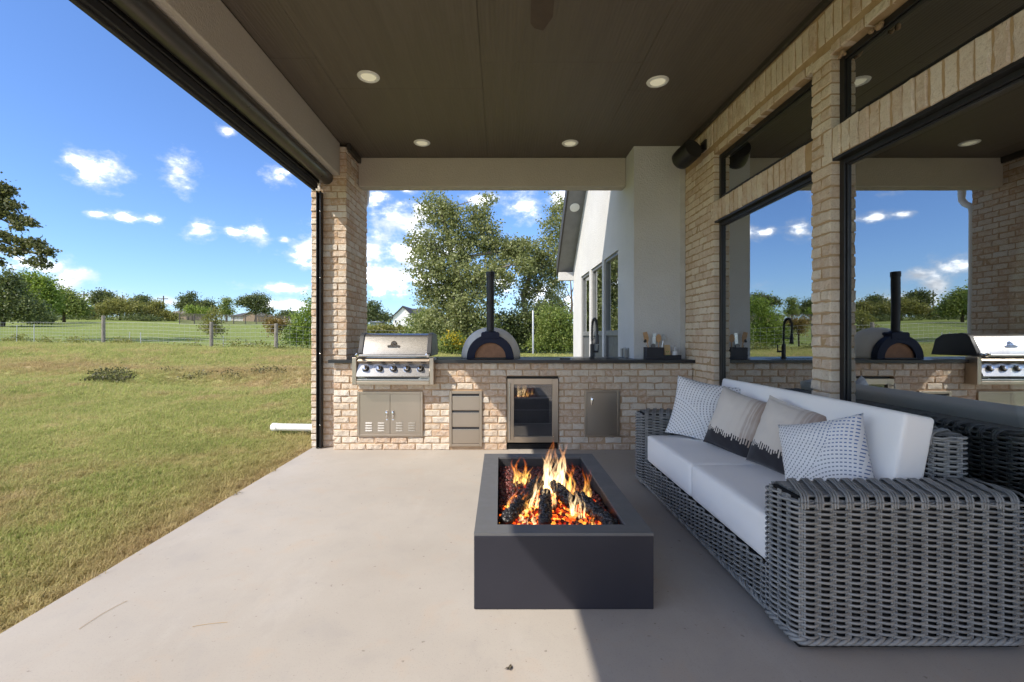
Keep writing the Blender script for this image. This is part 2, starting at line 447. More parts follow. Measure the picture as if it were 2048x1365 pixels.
def make_glass():
    """coated insulated glazing: part mirror, part dark tint"""
    m = NT('coated_glass')
    lw = m.n('ShaderNodeFresnel', {'IOR': 1.5}).outputs[0]
    w = m.n('ShaderNodeBump', {'Height': m.noise(1.6, 2, 0.4, m.pos()), 'Strength': 0.03, 'Distance': 0.02}).outputs[0]
    g = m.n('ShaderNodeBsdfGlossy', {'Color': (0.93, 0.97, 1, 1), 'Roughness': 0.0, 'Normal': w}).outputs[0]
    t = m.n('ShaderNodeBsdfTransparent', {'Color': (0.66, 0.74, 0.66, 1)}).outputs[0]
    return m.done(m.n('ShaderNodeMixShader', {0: m.math('ADD', 0.46, m.math('MULTIPLY', lw, 0.6), clamp=True), 1: t, 2: g}).outputs[0])

M = {}
M['lawn'] = make_lawn(); M['grass'] = make_grass(); M['concrete'] = make_concrete()
M['brick'] = make_brick('blush_brick', [(0.0, (0.56, 0.375, 0.245)), (0.22, (0.62, 0.455, 0.325)), (0.5, (0.67, 0.545, 0.415)), (0.78, (0.72, 0.625, 0.51)), (1.0, (0.74, 0.67, 0.575))], (0.80, 0.74, 0.65), 0.6)
M['brick_wall'] = make_brick('cream_brick', [(0.0, (0.60, 0.44, 0.31)), (0.3, (0.66, 0.52, 0.39)), (0.7, (0.73, 0.61, 0.47)), (1.0, (0.76, 0.66, 0.53))], (0.80, 0.71, 0.58), 0.55)
M['mortar'] = make_mortar('tan_mortar', (0.44, 0.30, 0.185), (0.55, 0.395, 0.26))
M['mortar_wall'] = make_mortar('sand_mortar', (0.40, 0.27, 0.145), (0.50, 0.355, 0.21))
M['stucco'] = make_stucco('taupe_stucco', (0.50, 0.455, 0.395), 95)
M['stucco_grey'] = make_stucco('grey_stucco', (0.59, 0.59, 0.585), 95)
M['ceiling'] = make_ceiling()
M['trim_dark'] = simple('dark_bronze_trim', (0.045, 0.038, 0.03), 0.5)
M['black'] = simple('black_aluminium', (0.018, 0.017, 0.017), 0.38, 0.2)
M['black_soft'] = simple('black_fabric_bar', (0.022, 0.021, 0.022), 0.7)
M['bronze'] = simple('bronze_cassette', (0.07, 0.064, 0.058), 0.33, 0.5)
M['white_paint'] = simple('white_paint', (0.80, 0.79, 0.76), 0.5, var=0.04)
M['steel'] = make_steel('brushed_steel'); M['steel_warm'] = make_steel('satin_steel', (0.55, 0.465, 0.37), 0.36)
M['steel_up'] = make_steel('brushed_steel_upright', (0.62, 0.60, 0.57), 0.28, (60, 60, 1))
M['chrome'] = simple('chrome', (0.8, 0.8, 0.8), 0.1, 1.0, var=0.03)
M['cast_black'] = simple('cast_black', (0.035, 0.036, 0.04), 0.45)
M['granite'] = None
m = NT('honed_black_granite'); v = m.pos()
M['granite'] = m.done(m.pbsdf(base=m.mix(m.range(m.noise(240, 2, 0.5, v), 0.6, 0.72), (0.022, 0.023, 0.026), (0.09, 0.09, 0.095)), rough=0.30, spec=0.5, normal=m.bump(m.noise(60, 3, 0.6, v), 0.05, 0.002)))
M['glass'] = make_glass()
M['leaf_big'] = make_leaf('cottonwood_leaf', (0.155, 0.19, 0.07), (0.275, 0.31, 0.115), (0.43, 0.45, 0.235))
M['leaf_mid'] = make_leaf('shrub_leaf', (0.12, 0.18, 0.04), (0.22, 0.30, 0.07), (0.36, 0.41, 0.13))
M['leaf_dark'] = make_leaf('dark_leaf', (0.06, 0.09, 0.036), (0.115, 0.155, 0.055), (0.19, 0.22, 0.085), 0.4)
M['leaf_bright'] = make_leaf('bright_leaf', (0.12, 0.20, 0.03), (0.23, 0.34, 0.05), (0.36, 0.46, 0.10))
M['needle'] = make_leaf('pine_needle', (0.06, 0.08, 0.036), (0.12, 0.14, 0.055), (0.22, 0.21, 0.10), 0.4)
M['leaf_olive'] = make_leaf('olive_leaf', (0.15, 0.165, 0.045), (0.26, 0.265, 0.075), (0.36, 0.34, 0.11))
M['flower'] = make_leaf('yellow_flower', (0.55, 0.38, 0.01), (0.65, 0.48, 0.02), (0.7, 0.55, 0.06))
M['autumn'] = make_leaf('rusty_leaf', (0.16, 0.10, 0.03), (0.24, 0.16, 0.05), (0.30, 0.22, 0.08))
M['bark'] = make_bark('grey_bark', (0.12, 0.10, 0.085), (0.28, 0.25, 0.21)); M['bark_dark'] = make_bark('dark_bark', (0.05, 0.04, 0.03), (0.13, 0.105, 0.08))
M['weed'] = make_leaf('brown_weed', (0.07, 0.06, 0.04), (0.10, 0.10, 0.04), (0.16, 0.17, 0.06), 0.3)
M['post_wood'] = make_bark('weathered_post', (0.16, 0.145, 0.125), (0.33, 0.30, 0.26), 20)
M['plank'] = make_bark('weathered_plank', (0.11, 0.095, 0.09), (0.21, 0.19, 0.175), 10)
M['wire'] = simple('galvanised_wire', (0.5, 0.5, 0.5), 0.4, 0.8)

# ------------------------------------------------------------------ ground
def smooth(t): t = np.clip(t, 0, 1); return t * t * (3 - 2 * t)
def terrain(X, Y):
    X = np.asarray(X, float); Y = np.asarray(Y, float)
    Yp = np.maximum(Y, 1.0)
    u = np.clip(X / np.maximum(Y, 10.0), -1.3, 0.6)
    k = np.interp(u, [-1.3, -0.87, -0.5, -0.1, 0.1, 0.6], [1.05, 1.0, 0.72, 0.30, 0.25, 0.25])
    sl = np.interp(u, [-1.3, -0.87, -0.5, -0.1, 0.6], [0.060, 0.058, 0.046, 0.038, 0.036])
    near = 0.80 * k * smooth((Yp - 6) / 16)
    yy = np.maximum(0, Yp - 23); yy = np.where(yy < 8, yy * yy / 16, yy - 4)
    far = sl * np.minimum(yy, 95)
    lump = 0.22 * np.exp(-(((X + 9.6) / 1.1) ** 2 + ((Y - 11.6) / 0.8) ** 2)) + 0.1 * np.exp(-(((X + 7) / 3) ** 2 + ((Y - 12.6) / 0.9) ** 2))
    swale = -0.16 * np.exp(-((Y - 10.2 + 0.14 * X) / 1.0) ** 2) * smooth((-X - 2) / 3)
    wob = 0.03 * np.sin(X * 0.9 + 1.3 * np.sin(Y * 0.5)) * smooth((Yp - 3) / 6)
    return -0.07 + near + far + lump + swale + wob
def ground_mesh():
    xs = np.concatenate([[-1500, -900, -500, -300, -220, -160, -120], np.arange(-100, -24, 4), np.arange(-24, 12, 0.5), np.arange(12, 100, 4), [120, 160, 220, 300, 500, 900, 1500]])
    ys = np.concatenate([[-1500, -600, -200, -80, -40, -20, -10, -6], np.arange(-4, 26, 0.5), np.arange(26, 140, 3), [150, 180, 240, 340, 500, 900, 1500, 2500]])
    Xg, Yg = np.meshgrid(xs, ys); Z = terrain(Xg, Yg)
    V = np.stack([Xg, Yg, Z], -1).reshape(-1, 3); nx, ny = len(xs), len(ys)
    i, j = np.meshgrid(np.arange(nx - 1), np.arange(ny - 1)); a = (j * nx + i).ravel()
    return mesh_np('lawn', V, np.stack([a, a + 1, a + nx + 1, a + nx], -1))
g = put('lawn', ground_mesh(), M['lawn'], smooth='full'); g['kind'] = 'structure'
def ground_at(x, y): return float(terrain(x, y))

# the patio slab: a real slab a step above the soil
slab = MB().box(-2.0, 2.1, -5.0, 5.66, -0.25, 0.0)
o = struct('patio_slab', slab, M['concrete'], bevel=0.006)

# ------------------------------------------------------------------ bricks
CR = 0.070          # course height
JT = 0.011          # joint
def brick_variants(L, n=6, H=CR - JT, D=0.09):
    out = []
    for k in range(n):
        rr = random.Random(100 + k + int(L * 1000))
        j = lambda a: rr.uniform(-a, a)
        b = 0.006; vs = []
        nx = 4 if L > 0.12 else 2
        hs = [0.0, 1.0]
        xs = [L * t / nx for t in range(nx + 1)]
        # back edge, outer front edge, inner front face
        for ring, (yy, ins) in enumerate(((D, 0), (0.007, 0), (0.0, b))):
            for x in xs:
                for h in (0, 1):
                    xx = min(max(x, ins), L - ins); zz = ins if h == 0 else H - ins
                    a = 0.0 if ring == 0 else 0.0034
                    vs.append((xx + j(a) * 1.2, yy + (j(0.004) if ring else 0), zz + j(a)))
        m1 = (nx + 1) * 2; fs = []
        loop = [2 * i for i in range(nx + 1)] + [2 * i + 1 for i in reversed(range(nx + 1))]
        for rg in range(2):
            for i in range(len(loop)):
                a, c = loop[i], loop[(i + 1) % len(loop)]
                fs.append((rg * m1 + a, rg * m1 + c, (rg + 1) * m1 + c, (rg + 1) * m1 + a))
        for i in range(nx):
            fs.append((2 * m1 + 2 * i, 2 * m1 + 2 * i + 2, 2 * m1 + 2 * i + 3, 2 * m1 + 2 * i + 1))
        mb = MB(); mb.add(vs, fs); out.append(mb)
    return out
FULL = 0.161; HALF = 0.075
VAR = {FULL: brick_variants(FULL, 8), HALF: brick_variants(HALF, 5)}
class Bricks:
    """collects bricks; the 295 that show largest become single parts, the rest one joined part"""
    def __init__(s): s.items = []
    def add(s, p, length, rz, ry=0.0):
        s.items.append((Vector(p), length, rz, ry))
    def build(s, parent, mat, keep=295):
        org = world_loc(parent)
        cache = {}
        def size(it):
            p, L, rz, ry = it
            d = max(p.y, 0.3); u = (p.x / d) * 911; v = (EYE - p.z) / d * 911
            if not (-1010 < u < 1060 and -700 < v < 690): return 0
            return 911 / d * L
        its = sorted(s.items, key=size, reverse=True)
        rest = MB()
        for n, (p, L, rz, ry) in enumerate(its):
            base = FULL if L > 0.11 else HALF
            vi = random.randrange(len(VAR[base]))
            rot = Euler((0, ry, rz)).to_matrix().to_4x4()
            push = rot @ Vector((0, random.uniform(-0.005, 0.003), random.uniform(-0.001, 0.001)))
            if n < keep and size((p, L, rz, ry)) > 0:
                key = (base, vi)
                if key not in cache:
                    me = VAR[base][vi].mesh('brick'); me.materials.append(mat); cache[key] = me
                o = bpy.data.objects.new('brick', cache[key]); COL.objects.link(o)
                o.parent = parent; o.location = p + push - org
                o.rotation_euler = (0, ry, rz + random.uniform(-0.012, 0.012)); o.scale = (L / base, 1, 1)
            else:
                mt = Matrix.Translation(p + push) @ rot @ Matrix.Diagonal((L / base, 1, 1, 1))
                b = VAR[base][vi]
                rest.add([mt @ Vector(q) for q in b.v], b.f)
        if rest.v:
            o = part('brick_rows', rest, mat, parent); o['kind'] = 'stuff'
def course(x0, x1, z, rows_open, odd, min_len=0.03):
    """running bond along one course, cut by openings -> [(xa, xb)]"""
    pitch = FULL + JT; spans = [(x0, x1)]
    for (a, b, c, d) in rows_open:
        if z + CR - JT > c + 0.012 and z < d - 0.012:
            spans = [q for (p0, p1) in spans for q in ((p0, min(p1, a)), (max(p0, b), p1)) if q[1] - q[0] > min_len]
    out = []
    for (a, b) in spans:
        t = x0 - (pitch / 2 if odd else 0)
        while t < b:
            c, d = max(t, a), min(t + FULL, b)
            if d - c > min_len: out.append((c, d))
            elif d - c > 0 and out and abs(out[-1][1] - c) < JT * 1.5 and d == b: out[-1] = (out[-1][0], d)
            t += pitch
    return out
# ------------------------------------------------------------------ the house: column, beams, roof
column = thing('brick_column', 'blush brick column at the lawn edge holding up the stucco beams', 'brick column', (-1.83, 5.24, 0))
part('mortar_core', MB().box(-2.014, -1.646, 4.876, 5.614, -0.2, 3.2), M['mortar'], column)
B = Bricks(); CX0, CX1, CY0, CY1 = -2.02, -1.64, 4.87, 5.62
for r in range(46):
    z = r * CR + 0.006
    if z > 3.17: break
    jit = random.uniform(-0.008, 0.008)
    if r % 2:
        B.add((CX1 - FULL, CY0, z), FULL, 0); w = (CX1 - FULL - JT - CX0 - JT) / 2
        B.add((CX0, CY0, z), w + jit, 0); B.add((CX0 + w + jit + JT, CY0, z), w - jit, 0)
        y = CY0 + 0.09 + JT
    else:
        B.add((CX1, CY0, z), FULL, R(90))
        x = CX1 - 0.09 - JT; B.add((x - FULL + jit, CY0, z), FULL - jit, 0); B.add((CX0, CY0, z), x - FULL + jit - JT - CX0, 0)
        y = CY0 + FULL + JT
    while y < CY1 - 0.03:
        L = min(FULL, CY1 - y)
        if CY1 - y - L < 0.04: L = CY1 - y
        B.add((CX1, y, z), L, R(90)); y += L + JT
    y = CY1
    while y > CY0 + 0.12:
        L = min(FULL, y - CY0 - 0.10)
        if L > 0.03: B.add((CX0, y, z), L, R(-90))
        y -= L + JT
B.build(column, M['brick'])

roof = thing('patio_roof', 'dark panelled patio ceiling and roof over the concrete slab', 'patio roof', (0, 0.5, 3.25))
CZ = 3.25
RE = -0.72      # roof cut short behind the viewer, shaped to let light into the shade
def ceil_panel(x0, x1, y0, y1):
    part('ceiling_panel', MB().box(x0 + 0.0011, x1 - 0.0011, y0 + 0.0011, y1 - 0.0011, CZ, CZ + 0.012), M['ceiling'], roof, bevel=0.0015, seg=1)
for (x0, x1, ys) in ((-1.71, -1.363, 3.38), (-1.363, -0.143, 3.80), (-0.143, 1.077, 3.43), (1.077, 2.01, 3.83)):
    cuts = [5.26, ys, ys - 2.44, ys - 4.88]
    cuts = [q for q in cuts if q > RE] + [RE]
    for a, b in zip(cuts, cuts[1:]):
        if a - b > 0.05: ceil_panel(x0, x1, b, a)
part('roof_deck', MB().box(-2.26, 7.0, RE, 5.70, CZ + 0.016, CZ + 0.24), M['trim_dark'], roof)
part('fascia', MB().box(-2.30, -2.264, RE, 5.70, CZ - 0.03, CZ + 0.26).box(-2.30, 1.15, 5.704, 5.74, CZ - 0.03, CZ + 0.26), M['trim_dark'], roof, bevel=0.004)
part('ceiling_trim', MB().box(1.975, 2.008, RE, 4.945, CZ - 0.045, CZ - 0.002).box(-1.638, -1.60, 4.87, 5.255, CZ - 0.075, CZ - 0.002), M['trim_dark'], roof, bevel=0.004)

solo('stucco_beam', MB().box(-2.02, -1.71, RE, 4.868, 2.90, CZ - 0.001), M['stucco'], 'long taupe stucco beam carrying the retractable screen along the open lawn side', 'beam', (-1.86, 0, 2.9), 'stucco beams under the patio roof', bevel=0.008)
solo('stucco_beam', MB().box(-1.637, 1.453, 5.26, 5.42, 2.915, CZ - 0.001), M['stucco'], 'short taupe stucco beam crossing above the outdoor kitchen', 'beam', (0, 5.3, 2.915), 'stucco beams under the patio roof', bevel=0.008)

scr = thing('retractable_screen', 'rolled up black retractable screen under the long beam with side track on the column', 'screen', (-1.85, 0, 2.75))
prof = [(-0.066, 0.045), (0.0, 0.045), (0.045, 0.045), (0.064, 0.03), (0.068, 0.0), (0.058, -0.035), (0.03, -0.06), (-0.005, -0.068), (-0.04, -0.058), (-0.062, -0.03)]
part('cassette', MB().prism([(-1.832 + a, RE, 2.855 + b) for a, b in prof], (0, 4.82 - RE, 0)), M['bronze'], scr, smooth=True, bevel=0.003)
part('header_box', MB().box(-1.996, -1.902, RE, 4.80, 2.79, 2.898), M['black'], scr, bevel=0.006)
part('bottom_bar', MB().box(-1.985, -1.915, RE, 4.79, 2.735, 2.788).box(-1.965, -1.935, RE, 4.79, 2.715, 2.735), M['black_soft'], scr, bevel=0.005)
part('side_track', MB().box(-1.936, -1.925, 4.79, 4.864, 0.004, 2.714).box(-1.897, -1.886, 4.79, 4.864, 0.004, 2.714).box(-1.925, -1.897, 4.83, 4.862, 0.004, 2.712), M['black'], scr, bevel=0.002)
for zz in (0.25, 1.0, 1.8, 2.5):
    part('screw', MB().lathe([(0.006, 0), (0.006, 0.003), (0.002, 0.005)], (-1.8915, 4.7895, zz), (0, -1, 0), 8), M['steel'], scr)

# ------------------------------------------------------------------ brick wall with the big windows
WX = 2.01
wall = thing('brick_wall', 'cream brick house wall with tall black framed windows behind the sofa', 'brick wall', (WX, 2.5, 0))
W1, W2 = (2.94, 4.29), (1.25, 2.77); ZS, ZH, ZT0, ZT1 = 0.40, 2.263, 2.452, 2.89
c = MB(); cx0, cx1 = WX + 0.006, WX + 0.20
c.box(cx0, cx1, W1[1] + .005, 4.948, -0.1, CZ); c.box(cx0, cx1, W2[1] + .005, W1[0] - .005, -0.1, CZ); c.box(cx0, cx1, -4.0, W2[0] - .005, -0.1, CZ)
for (a, b) in (W1, W2):
    c.box(cx0, cx1, a - .005, b + .005, -0.1, ZS); c.box(cx0, cx1, a - .005, b + .005, ZH + .005, ZT0 - .005); c.box(cx0, cx1, a - .005, b + .005, ZT1 + .005, CZ)
part('mortar_core', c, M['mortar_wall'], wall)
B = Bricks()
rows = int((2.93) / CR)
def wrun(ya, yb, z, off):
    """stretchers from yb down to ya"""
    y = yb - 0.0
    first = FULL if not off else HALF
    L = first
    while y > ya + 0.03:
        l = min(L, y - ya)
        if 0 < y - l - ya < 0.05: l = y - ya
        if l > 0.03: B.add((WX, y, z), l, R(-90))
        y -= l + JT; L = FULL
SOLD = FULL + 0.012
for r in range(rows + 1):
    z = r * CR + 0.006
    if z + CR > 2.97: break
    # far pier; its edge bricks frame the window
    wrun(W1[1], 4.945, z, r % 2)
    if r % 2: wrun(W2[1], W1[0], z, 0)
    else:
        B.add((WX, W1[0], z), 0.079, R(-90)); B.add((WX, W1[0] - 0.09, z), 0.080, R(-90))
    wrun(0.2, W2[0], z, r % 2)
# soldier course over the lower windows, header course, top soldier course
def soldiers(y1, y0, z, L):
    n = max(1, round((y1 - y0) / CR)); st = (y1 - y0) / n
    for i in range(n):
        # upright brick: local x points up
        B.add((WX, y1 - i * st - 0.004, z), L, R(-90), R(-90))
soldiers(W1[1] + 0.0, W1[0] + 0.0, ZH + 0.006, ZT0 - ZH - 0.012)
soldiers(W2[1] + 0.0, W2[0], ZH + 0.006, ZT0 - ZH - 0.012)
zt = 2.966
wrun(1.0, 4.945, zt - CR * 0.0 - 0.002 + 0.0, 1) if False else None
y = 4.945
ZC = ZT1 + 0.006
for (a, b) in (W1, W2):
    wrun(a, b, ZC, 1)
soldiers(4.945, 1.0, 3.0, FULL + 0.036)
B.build(wall, M['brick_wall'])
def window(parent, y0, y1, z0, z1, x=2.065, fw=0.042):
    f = MB(); yy0, yy1 = y0 - 0.002, y1 + 0.002
    f.box(x, x + 0.05, yy0, yy0 + fw, z0, z1).box(x, x + 0.05, yy1 - fw, yy1, z0, z1).box(x, x + 0.05, yy0 + fw, yy1 - fw, z0, z0 + fw).box(x, x + 0.05, yy0 + fw, yy1 - fw, z1 - fw, z1)
    # inner stop, a step back from the face of the frame
    g = fw + 0.012
    f.box(x + 0.012, x + 0.045, yy0 + fw, yy0 + g, z0 + fw, z1 - fw).box(x + 0.012, x + 0.045, yy1 - g, yy1 - fw, z0 + fw, z1 - fw).box(x + 0.012, x + 0.045, yy0 + g, yy1 - g, z0 + fw, z0 + g).box(x + 0.012, x + 0.045, yy0 + g, yy1 - g, z1 - g, z1 - fw)
    w = part('window', f, M['black'], parent, bevel=0.003, seg=1)
    w.location = (x - parent.location.x, 0, 0); me = w.data
    for v in me.vertices: v.co.x -= (x - parent.location.x)
    part('pane', MB().box(x + 0.022, x + 0.028, yy0 + g - 0.004, yy1 - g + 0.004, z0 + g - 0.004, z1 - g + 0.004), M['glass'], w)
    # painted jamb lining inside the room
    j = MB(); xi0, xi1 = x + 0.052, x + 0.27
    j.box(xi0, xi1, y0, y0 + 0.014, z0, z1).box(xi0, xi1, y1 - 0.014, y1, z0, z1).box(xi0, xi1, y0 + 0.014, y1 - 0.014, z1 - 0.014, z1).box(xi0, xi1, y0 + 0.014, y1 - 0.014, z0, z0 + 0.014)
    part('jamb_lining', j, M['white_paint'], w)
    return w
for (a, b) in (W2, W1):
    window(wall, a, b, ZS, ZH); window(wall, a, b, ZT0, ZT1)
# steel lintels show as a thin dark line under the soldier course
part('lintel', MB().box(2.02, 2.064, W1[0] + .002, W1[1] - .002, ZH - 0.012, ZH + 0.004).box(2.02, 2.064, W2[0] + .002, W2[1] - .002, ZH - 0.012, ZH + 0.004), M['black'], wall)
room = MB()
room.box(2.22, 6.6, -3.9, 4.9, -0.05, 0.02); 
struct('interior_floor', room, simple('interior_floor', (0.18, 0.13, 0.09), 0.4))
rw = MB().box(6.5, 6.6, -3.9, 4.9, 0.02, 3.2).box(2.22, 6.5, 4.8, 4.9, 0.02, 3.2).box(2.22, 6.5, -3.9, -3.8, 0.02, 3.2)
struct('interior_wall', rw, simple('interior_wall', (0.62, 0.62, 0.56), 0.8, var=0.04))
struct('interior_ceiling', MB().box(2.215, 6.6, -3.9, 4.9, 3.2, 3.24), simple('interior_ceiling', (0.4, 0.4, 0.37), 0.8, var=0.03))
# window treatment rail inside, seen through the near window
solo('blind_headrail', MB().box(2.36, 2.45, 1.3, 2.74, 2.12, 2.22), M['white_paint'], 'pale blind headrail inside the lower near window', 'blind', (2.4, 2, 2.17), bevel=0.01)

# ------------------------------------------------------------------ house wing past the kitchen
wing = thing('house_wing', 'grey stucco gable wing of the house with three tall windows beyond the kitchen', 'house', (1.456, 7, 0))
HX = 1.456
def rake(y): return 2.55 + 0.833 * (9.02 - y) if y > 6.6 else 2.55 + 0.833 * (9.02 - 6.6) - 0.833 * (6.6 - y)
w = MB(); WW = ((5.62, 6.39), (6.50, 7.29), (7.43, 8.19)); ZG = 2.25
ed = [4.95] + [v for q in WW for v in q] + [9.05]
for a, b in zip(ed[0::2], ed[1::2]): w.box(HX, HX + 0.2, a, b, -0.3, ZG)
for a, b in WW: w.box(HX, HX + 0.2, a, b, -0.3, 0.04)
w.prism([(HX, 4.95, ZG), (HX, 9.05, ZG), (HX, 9.05, rake(9.05)), (HX, 6.6, rake(6.6)), (HX, 5.78, rake(5.78)), (HX, 5.78, CZ), (HX, 4.95, CZ)], (0.2, 0, 0))
w.box(HX + 0.2, 2.215, 4.95, 5.15, -0.3, CZ); w.box(HX + 0.2, 8, 8.85, 9.05, -0.3, 2.5)
part('wall', w, M['stucco_grey'], wing)
part('corner_bead', MB().box(1.955, 2.008, 4.94, 4.9497, 0.94, CZ - 0.05), simple('pale_caulk', (0.52, 0.51, 0.49), 0.7), wing)
wg = simple('grey_window_frame', (0.16, 0.165, 0.17), 0.45); wp = simple('grey_window_panel', (0.10, 0.105, 0.11), 0.5)
for a, b in WW:
    f = MB(); x0 = HX + 0.02; x1 = HX + 0.09
    f.box(x0, x1, a, a + 0.045, 0.04, ZG).box(x0, x1, b - 0.045, b, 0.04, ZG).box(x0, x1, a + 0.045, b - 0.045, ZG - 0.045, ZG).box(x0, x1, a + 0.045, b - 0.045, 1.19, 1.26).box(x0, x1, a + 0.045, b - 0.045, 0.04, 0.09)
    o = part('window', f, wg, wing, bevel=0.004, seg=1)
    part('pane', MB().box(x0 + 0.03, x0 + 0.036, a + 0.04, b - 0.04, 1.255, ZG - 0.04), M['glass'], o)
    part('lower_panel', MB().box(x0 + 0.03, x0 + 0.05, a + 0.04, b - 0.04, 0.085, 1.195), wp, o)
RX = 1.166
sl = MB().prism([(RX, 9.14, rake(9.14)), (RX, 6.6, rake(6.6)), (RX, 5.78, rake(5.78)), (RX, 5.78, rake(5.78) + .2), (RX, 6.6, rake(6.6) + 0.22), (RX, 9.14, rake(9.14) + 0.22)], (7, 0, 0))
part('roof', sl, simple('soffit_grey', (0.20, 0.20, 0.20), 0.7), wing)
part('fascia', MB().prism([(RX - 0.03, 9.17, rake(9.17) - 0.02), (RX - 0.03, 6.6, rake(6.6) - 0.02), (RX - 0.03, 5.78, rake(5.78) - .02), (RX - 0.03, 5.78, rake(5.78) + .24), (RX - 0.03, 6.6, rake(6.6) + 0.26), (RX - 0.03, 9.17, rake(9.17) + 0.26)], (0.028, 0, 0)), M['trim_dark'], wing)
part('eave_return', MB().box(RX + 0.002, HX - 0.002, 9.0, 9.13, rake(9.14) - 0.16, rake(9.14) - 0.003), M['stucco_grey'], wing)
n = Vector((0, -0.64, -0.768)).normalized()
cpt = Vector((1.305, 7.96, rake(7.96)))
lens_mat = NT('lamp_lens'); M['lens'] = lens_mat.done(lens_mat.pbsdf(base=(0.78, 0.74, 0.58), rough=0.45, emit=(1.0, 0.92, 0.66), estr=0.10))  # faint glow added to the lens colour; the ceiling lamps are off
t = thing('soffit_light', 'round white soffit light under the sloping eave of the grey wing', 'light', cpt)
part('trim_ring', MB().lathe([(0.085, -0.002), (0.085, 0.008), (0.06, 0.012)], cpt, n, 24), M['white_paint'], t, smooth=True)

# wall plates on the side of the stucco
for i, (yy, zz, lab) in enumerate(((5.17, 0.985, 'slim grey weatherproof outlet cover nearer the corner of the stucco'), (5.30, 0.985, 'grey weatherproof outlet cover deeper along the stucco above the counter'))):
    t = thing('outlet_cover', lab, 'outlet', (HX - 0.001, yy, zz), 'outlet covers above the counter')
    part('back_plate', MB().box(HX - 0.012, HX - 0.001, yy - 0.04, yy + 0.04, zz - 0.055, zz + 0.07), simple('outlet_grey', (0.30, 0.30, 0.29), 0.4), t, bevel=0.004)
    part('flip_lid', MB().box(HX - 0.05, HX - 0.0125, yy - 0.033, yy + 0.033, zz - 0.045, zz + 0.058), bpy.data.materials['outlet_grey'], t, bevel=0.006, seg=2)

# recessed ceiling lights
for (x, y, lab) in ((-1.045, 3.62, 'round recessed ceiling light nearer the viewer on the lawn side'), (1.277, 3.69, 'round recessed ceiling light nearer the viewer on the window side'),
                    (-0.832, 4.86, 'small looking recessed light above the grill close to the cross beam'), (0.75, 4.87, 'small looking recessed light above the sink close to the cross beam')):
    t = thing('recessed_light', lab, 'ceiling light', (x, y, CZ), 'recessed lights in the patio ceiling')
    part('trim_ring', MB().lathe([(0.060, 0.004), (0.064, 0.010), (0.082, 0.008), (0.088, 0.0005)], (x, y, CZ), (0, 0, -1), 32, caps=False), M['white_paint'], t, smooth=True)
    part('lens', MB().lathe([(0.0605, 0.0015), (0.058, 0.0045), (0.03, 0.006), (0.004, 0.0065)], (x, y, CZ), (0, 0, -1), 28), M['lens'], t, smooth=True)

# ceiling fan
fan = thing('ceiling_fan', 'dark ceiling fan with one long blade pointing toward the kitchen', 'ceiling fan', (0.19, 1.80, CZ))
fm = simple('dark_walnut_blade', (0.045, 0.025, 0.018), 0.5); fx, fy = 0.19, 1.80
part('downrod', MB().lathe([(0.07, 0), (0.06, 0.03), (0.014, 0.05), (0.014, 0.25)], (fx, fy, CZ - 0.002), (0, 0, -1), 20), M['trim_dark'], fan, smooth=True)
part('motor_housing', MB().lathe([(0.03, 0), (0.10, 0.02), (0.12, 0.06), (0.115, 0.11), (0.07, 0.14), (0.01, 0.15)], (fx, fy, CZ - 0.25), (0, 0, -1), 28), M['trim_dark'], fan, smooth=True)
for k in range(3):
    a = R(90) + k * R(120) - 0.03
    ca, sa = math.cos(a), math.sin(a)
    pts = [(0.10, -0.035), (0.22, -0.062), (0.62, -0.072), (0.74, -0.028), (0.735, 0.022), (0.70, 0.045), (0.22, 0.055), (0.10, 0.035)]
    poly = [(fx + ca * r - sa * t, fy + sa * r + ca * t, CZ - 0.355 + t * 0.22) for r, t in pts]
    part('blade', MB().prism(poly, (0, 0, 0.008)), fm, fan, bevel=0.002)

# loudspeaker high on the brick
sp = thing('outdoor_speaker', 'black cylindrical loudspeaker bracketed to the brick under the ceiling', 'speaker', (1.99, 4.46, 3.08))
ax = Vector((-0.62, -0.60, -0.22)).normalized(); cc = Vector((1.83, 4.50, 2.965)) + Vector((0, 0, 0.02))
ax = Vector((0.30, -0.92, 0.26)).normalized()
cc = Vector((1.80, 4.58, 2.94))
part('cabinet', MB().lathe([(0.03, -0.012), (0.075, -0.008), (0.095, 0.012), (0.10, 0.05), (0.10, 0.20), (0.096, 0.212)], cc, ax, 32), M['black'], sp, smooth=True)
part('grille', MB().lathe([(0.092, 0.2125), (0.088, 0.206), (0.05, 0.198), (0.018, 0.204), (0.004, 0.206)], cc, ax, 32), M['black_soft'], sp, smooth=True)
part('bracket', MB().tube([cc + ax * 0.1 + Vector((0.09, 0, 0.03)), Vector((1.95, 4.47, 3.03)), Vector((2.006, 4.47, 3.05))], 0.022, 10).box(1.99, 2.008, 4.42, 4.52, 3.0, 3.1), M['black'], sp, bevel=0.003)

# mud dauber nests at the transom frame
nm = simple('dried_mud', (0.30, 0.20, 0.12), 0.95, var=0.3, scale=60, bump=0.8, bscale=120)
for (p, r, lab) in ((Vector((2.045, 2.47, 2.865)), 0.026, 'lumpy dried mud wasp nest hanging under the brick edge above the transom'), (Vector((2.04, 2.72, 2.875)), 0.02, 'small mud wasp nest in the top corner of the transom opening by the brick pier')):
    mb = MB()
    for k in range(7):
        q = p + Vector((random.uniform(-.6, .6), random.uniform(-1, 1), random.uniform(-.7, .5))) * r
        mb.lathe([(r * .15, -r * .6), (r * .5, -r * .3), (r * .55, 0), (r * .4, r * .4), (r * .1, r * .6)], q, Vector((random.uniform(-1, 1), random.uniform(-1, 1), 1)), 7)
    solo('wasp_nest', mb, nm, lab, 'wasp nest', p, 'mud nests on the window', smooth='full')

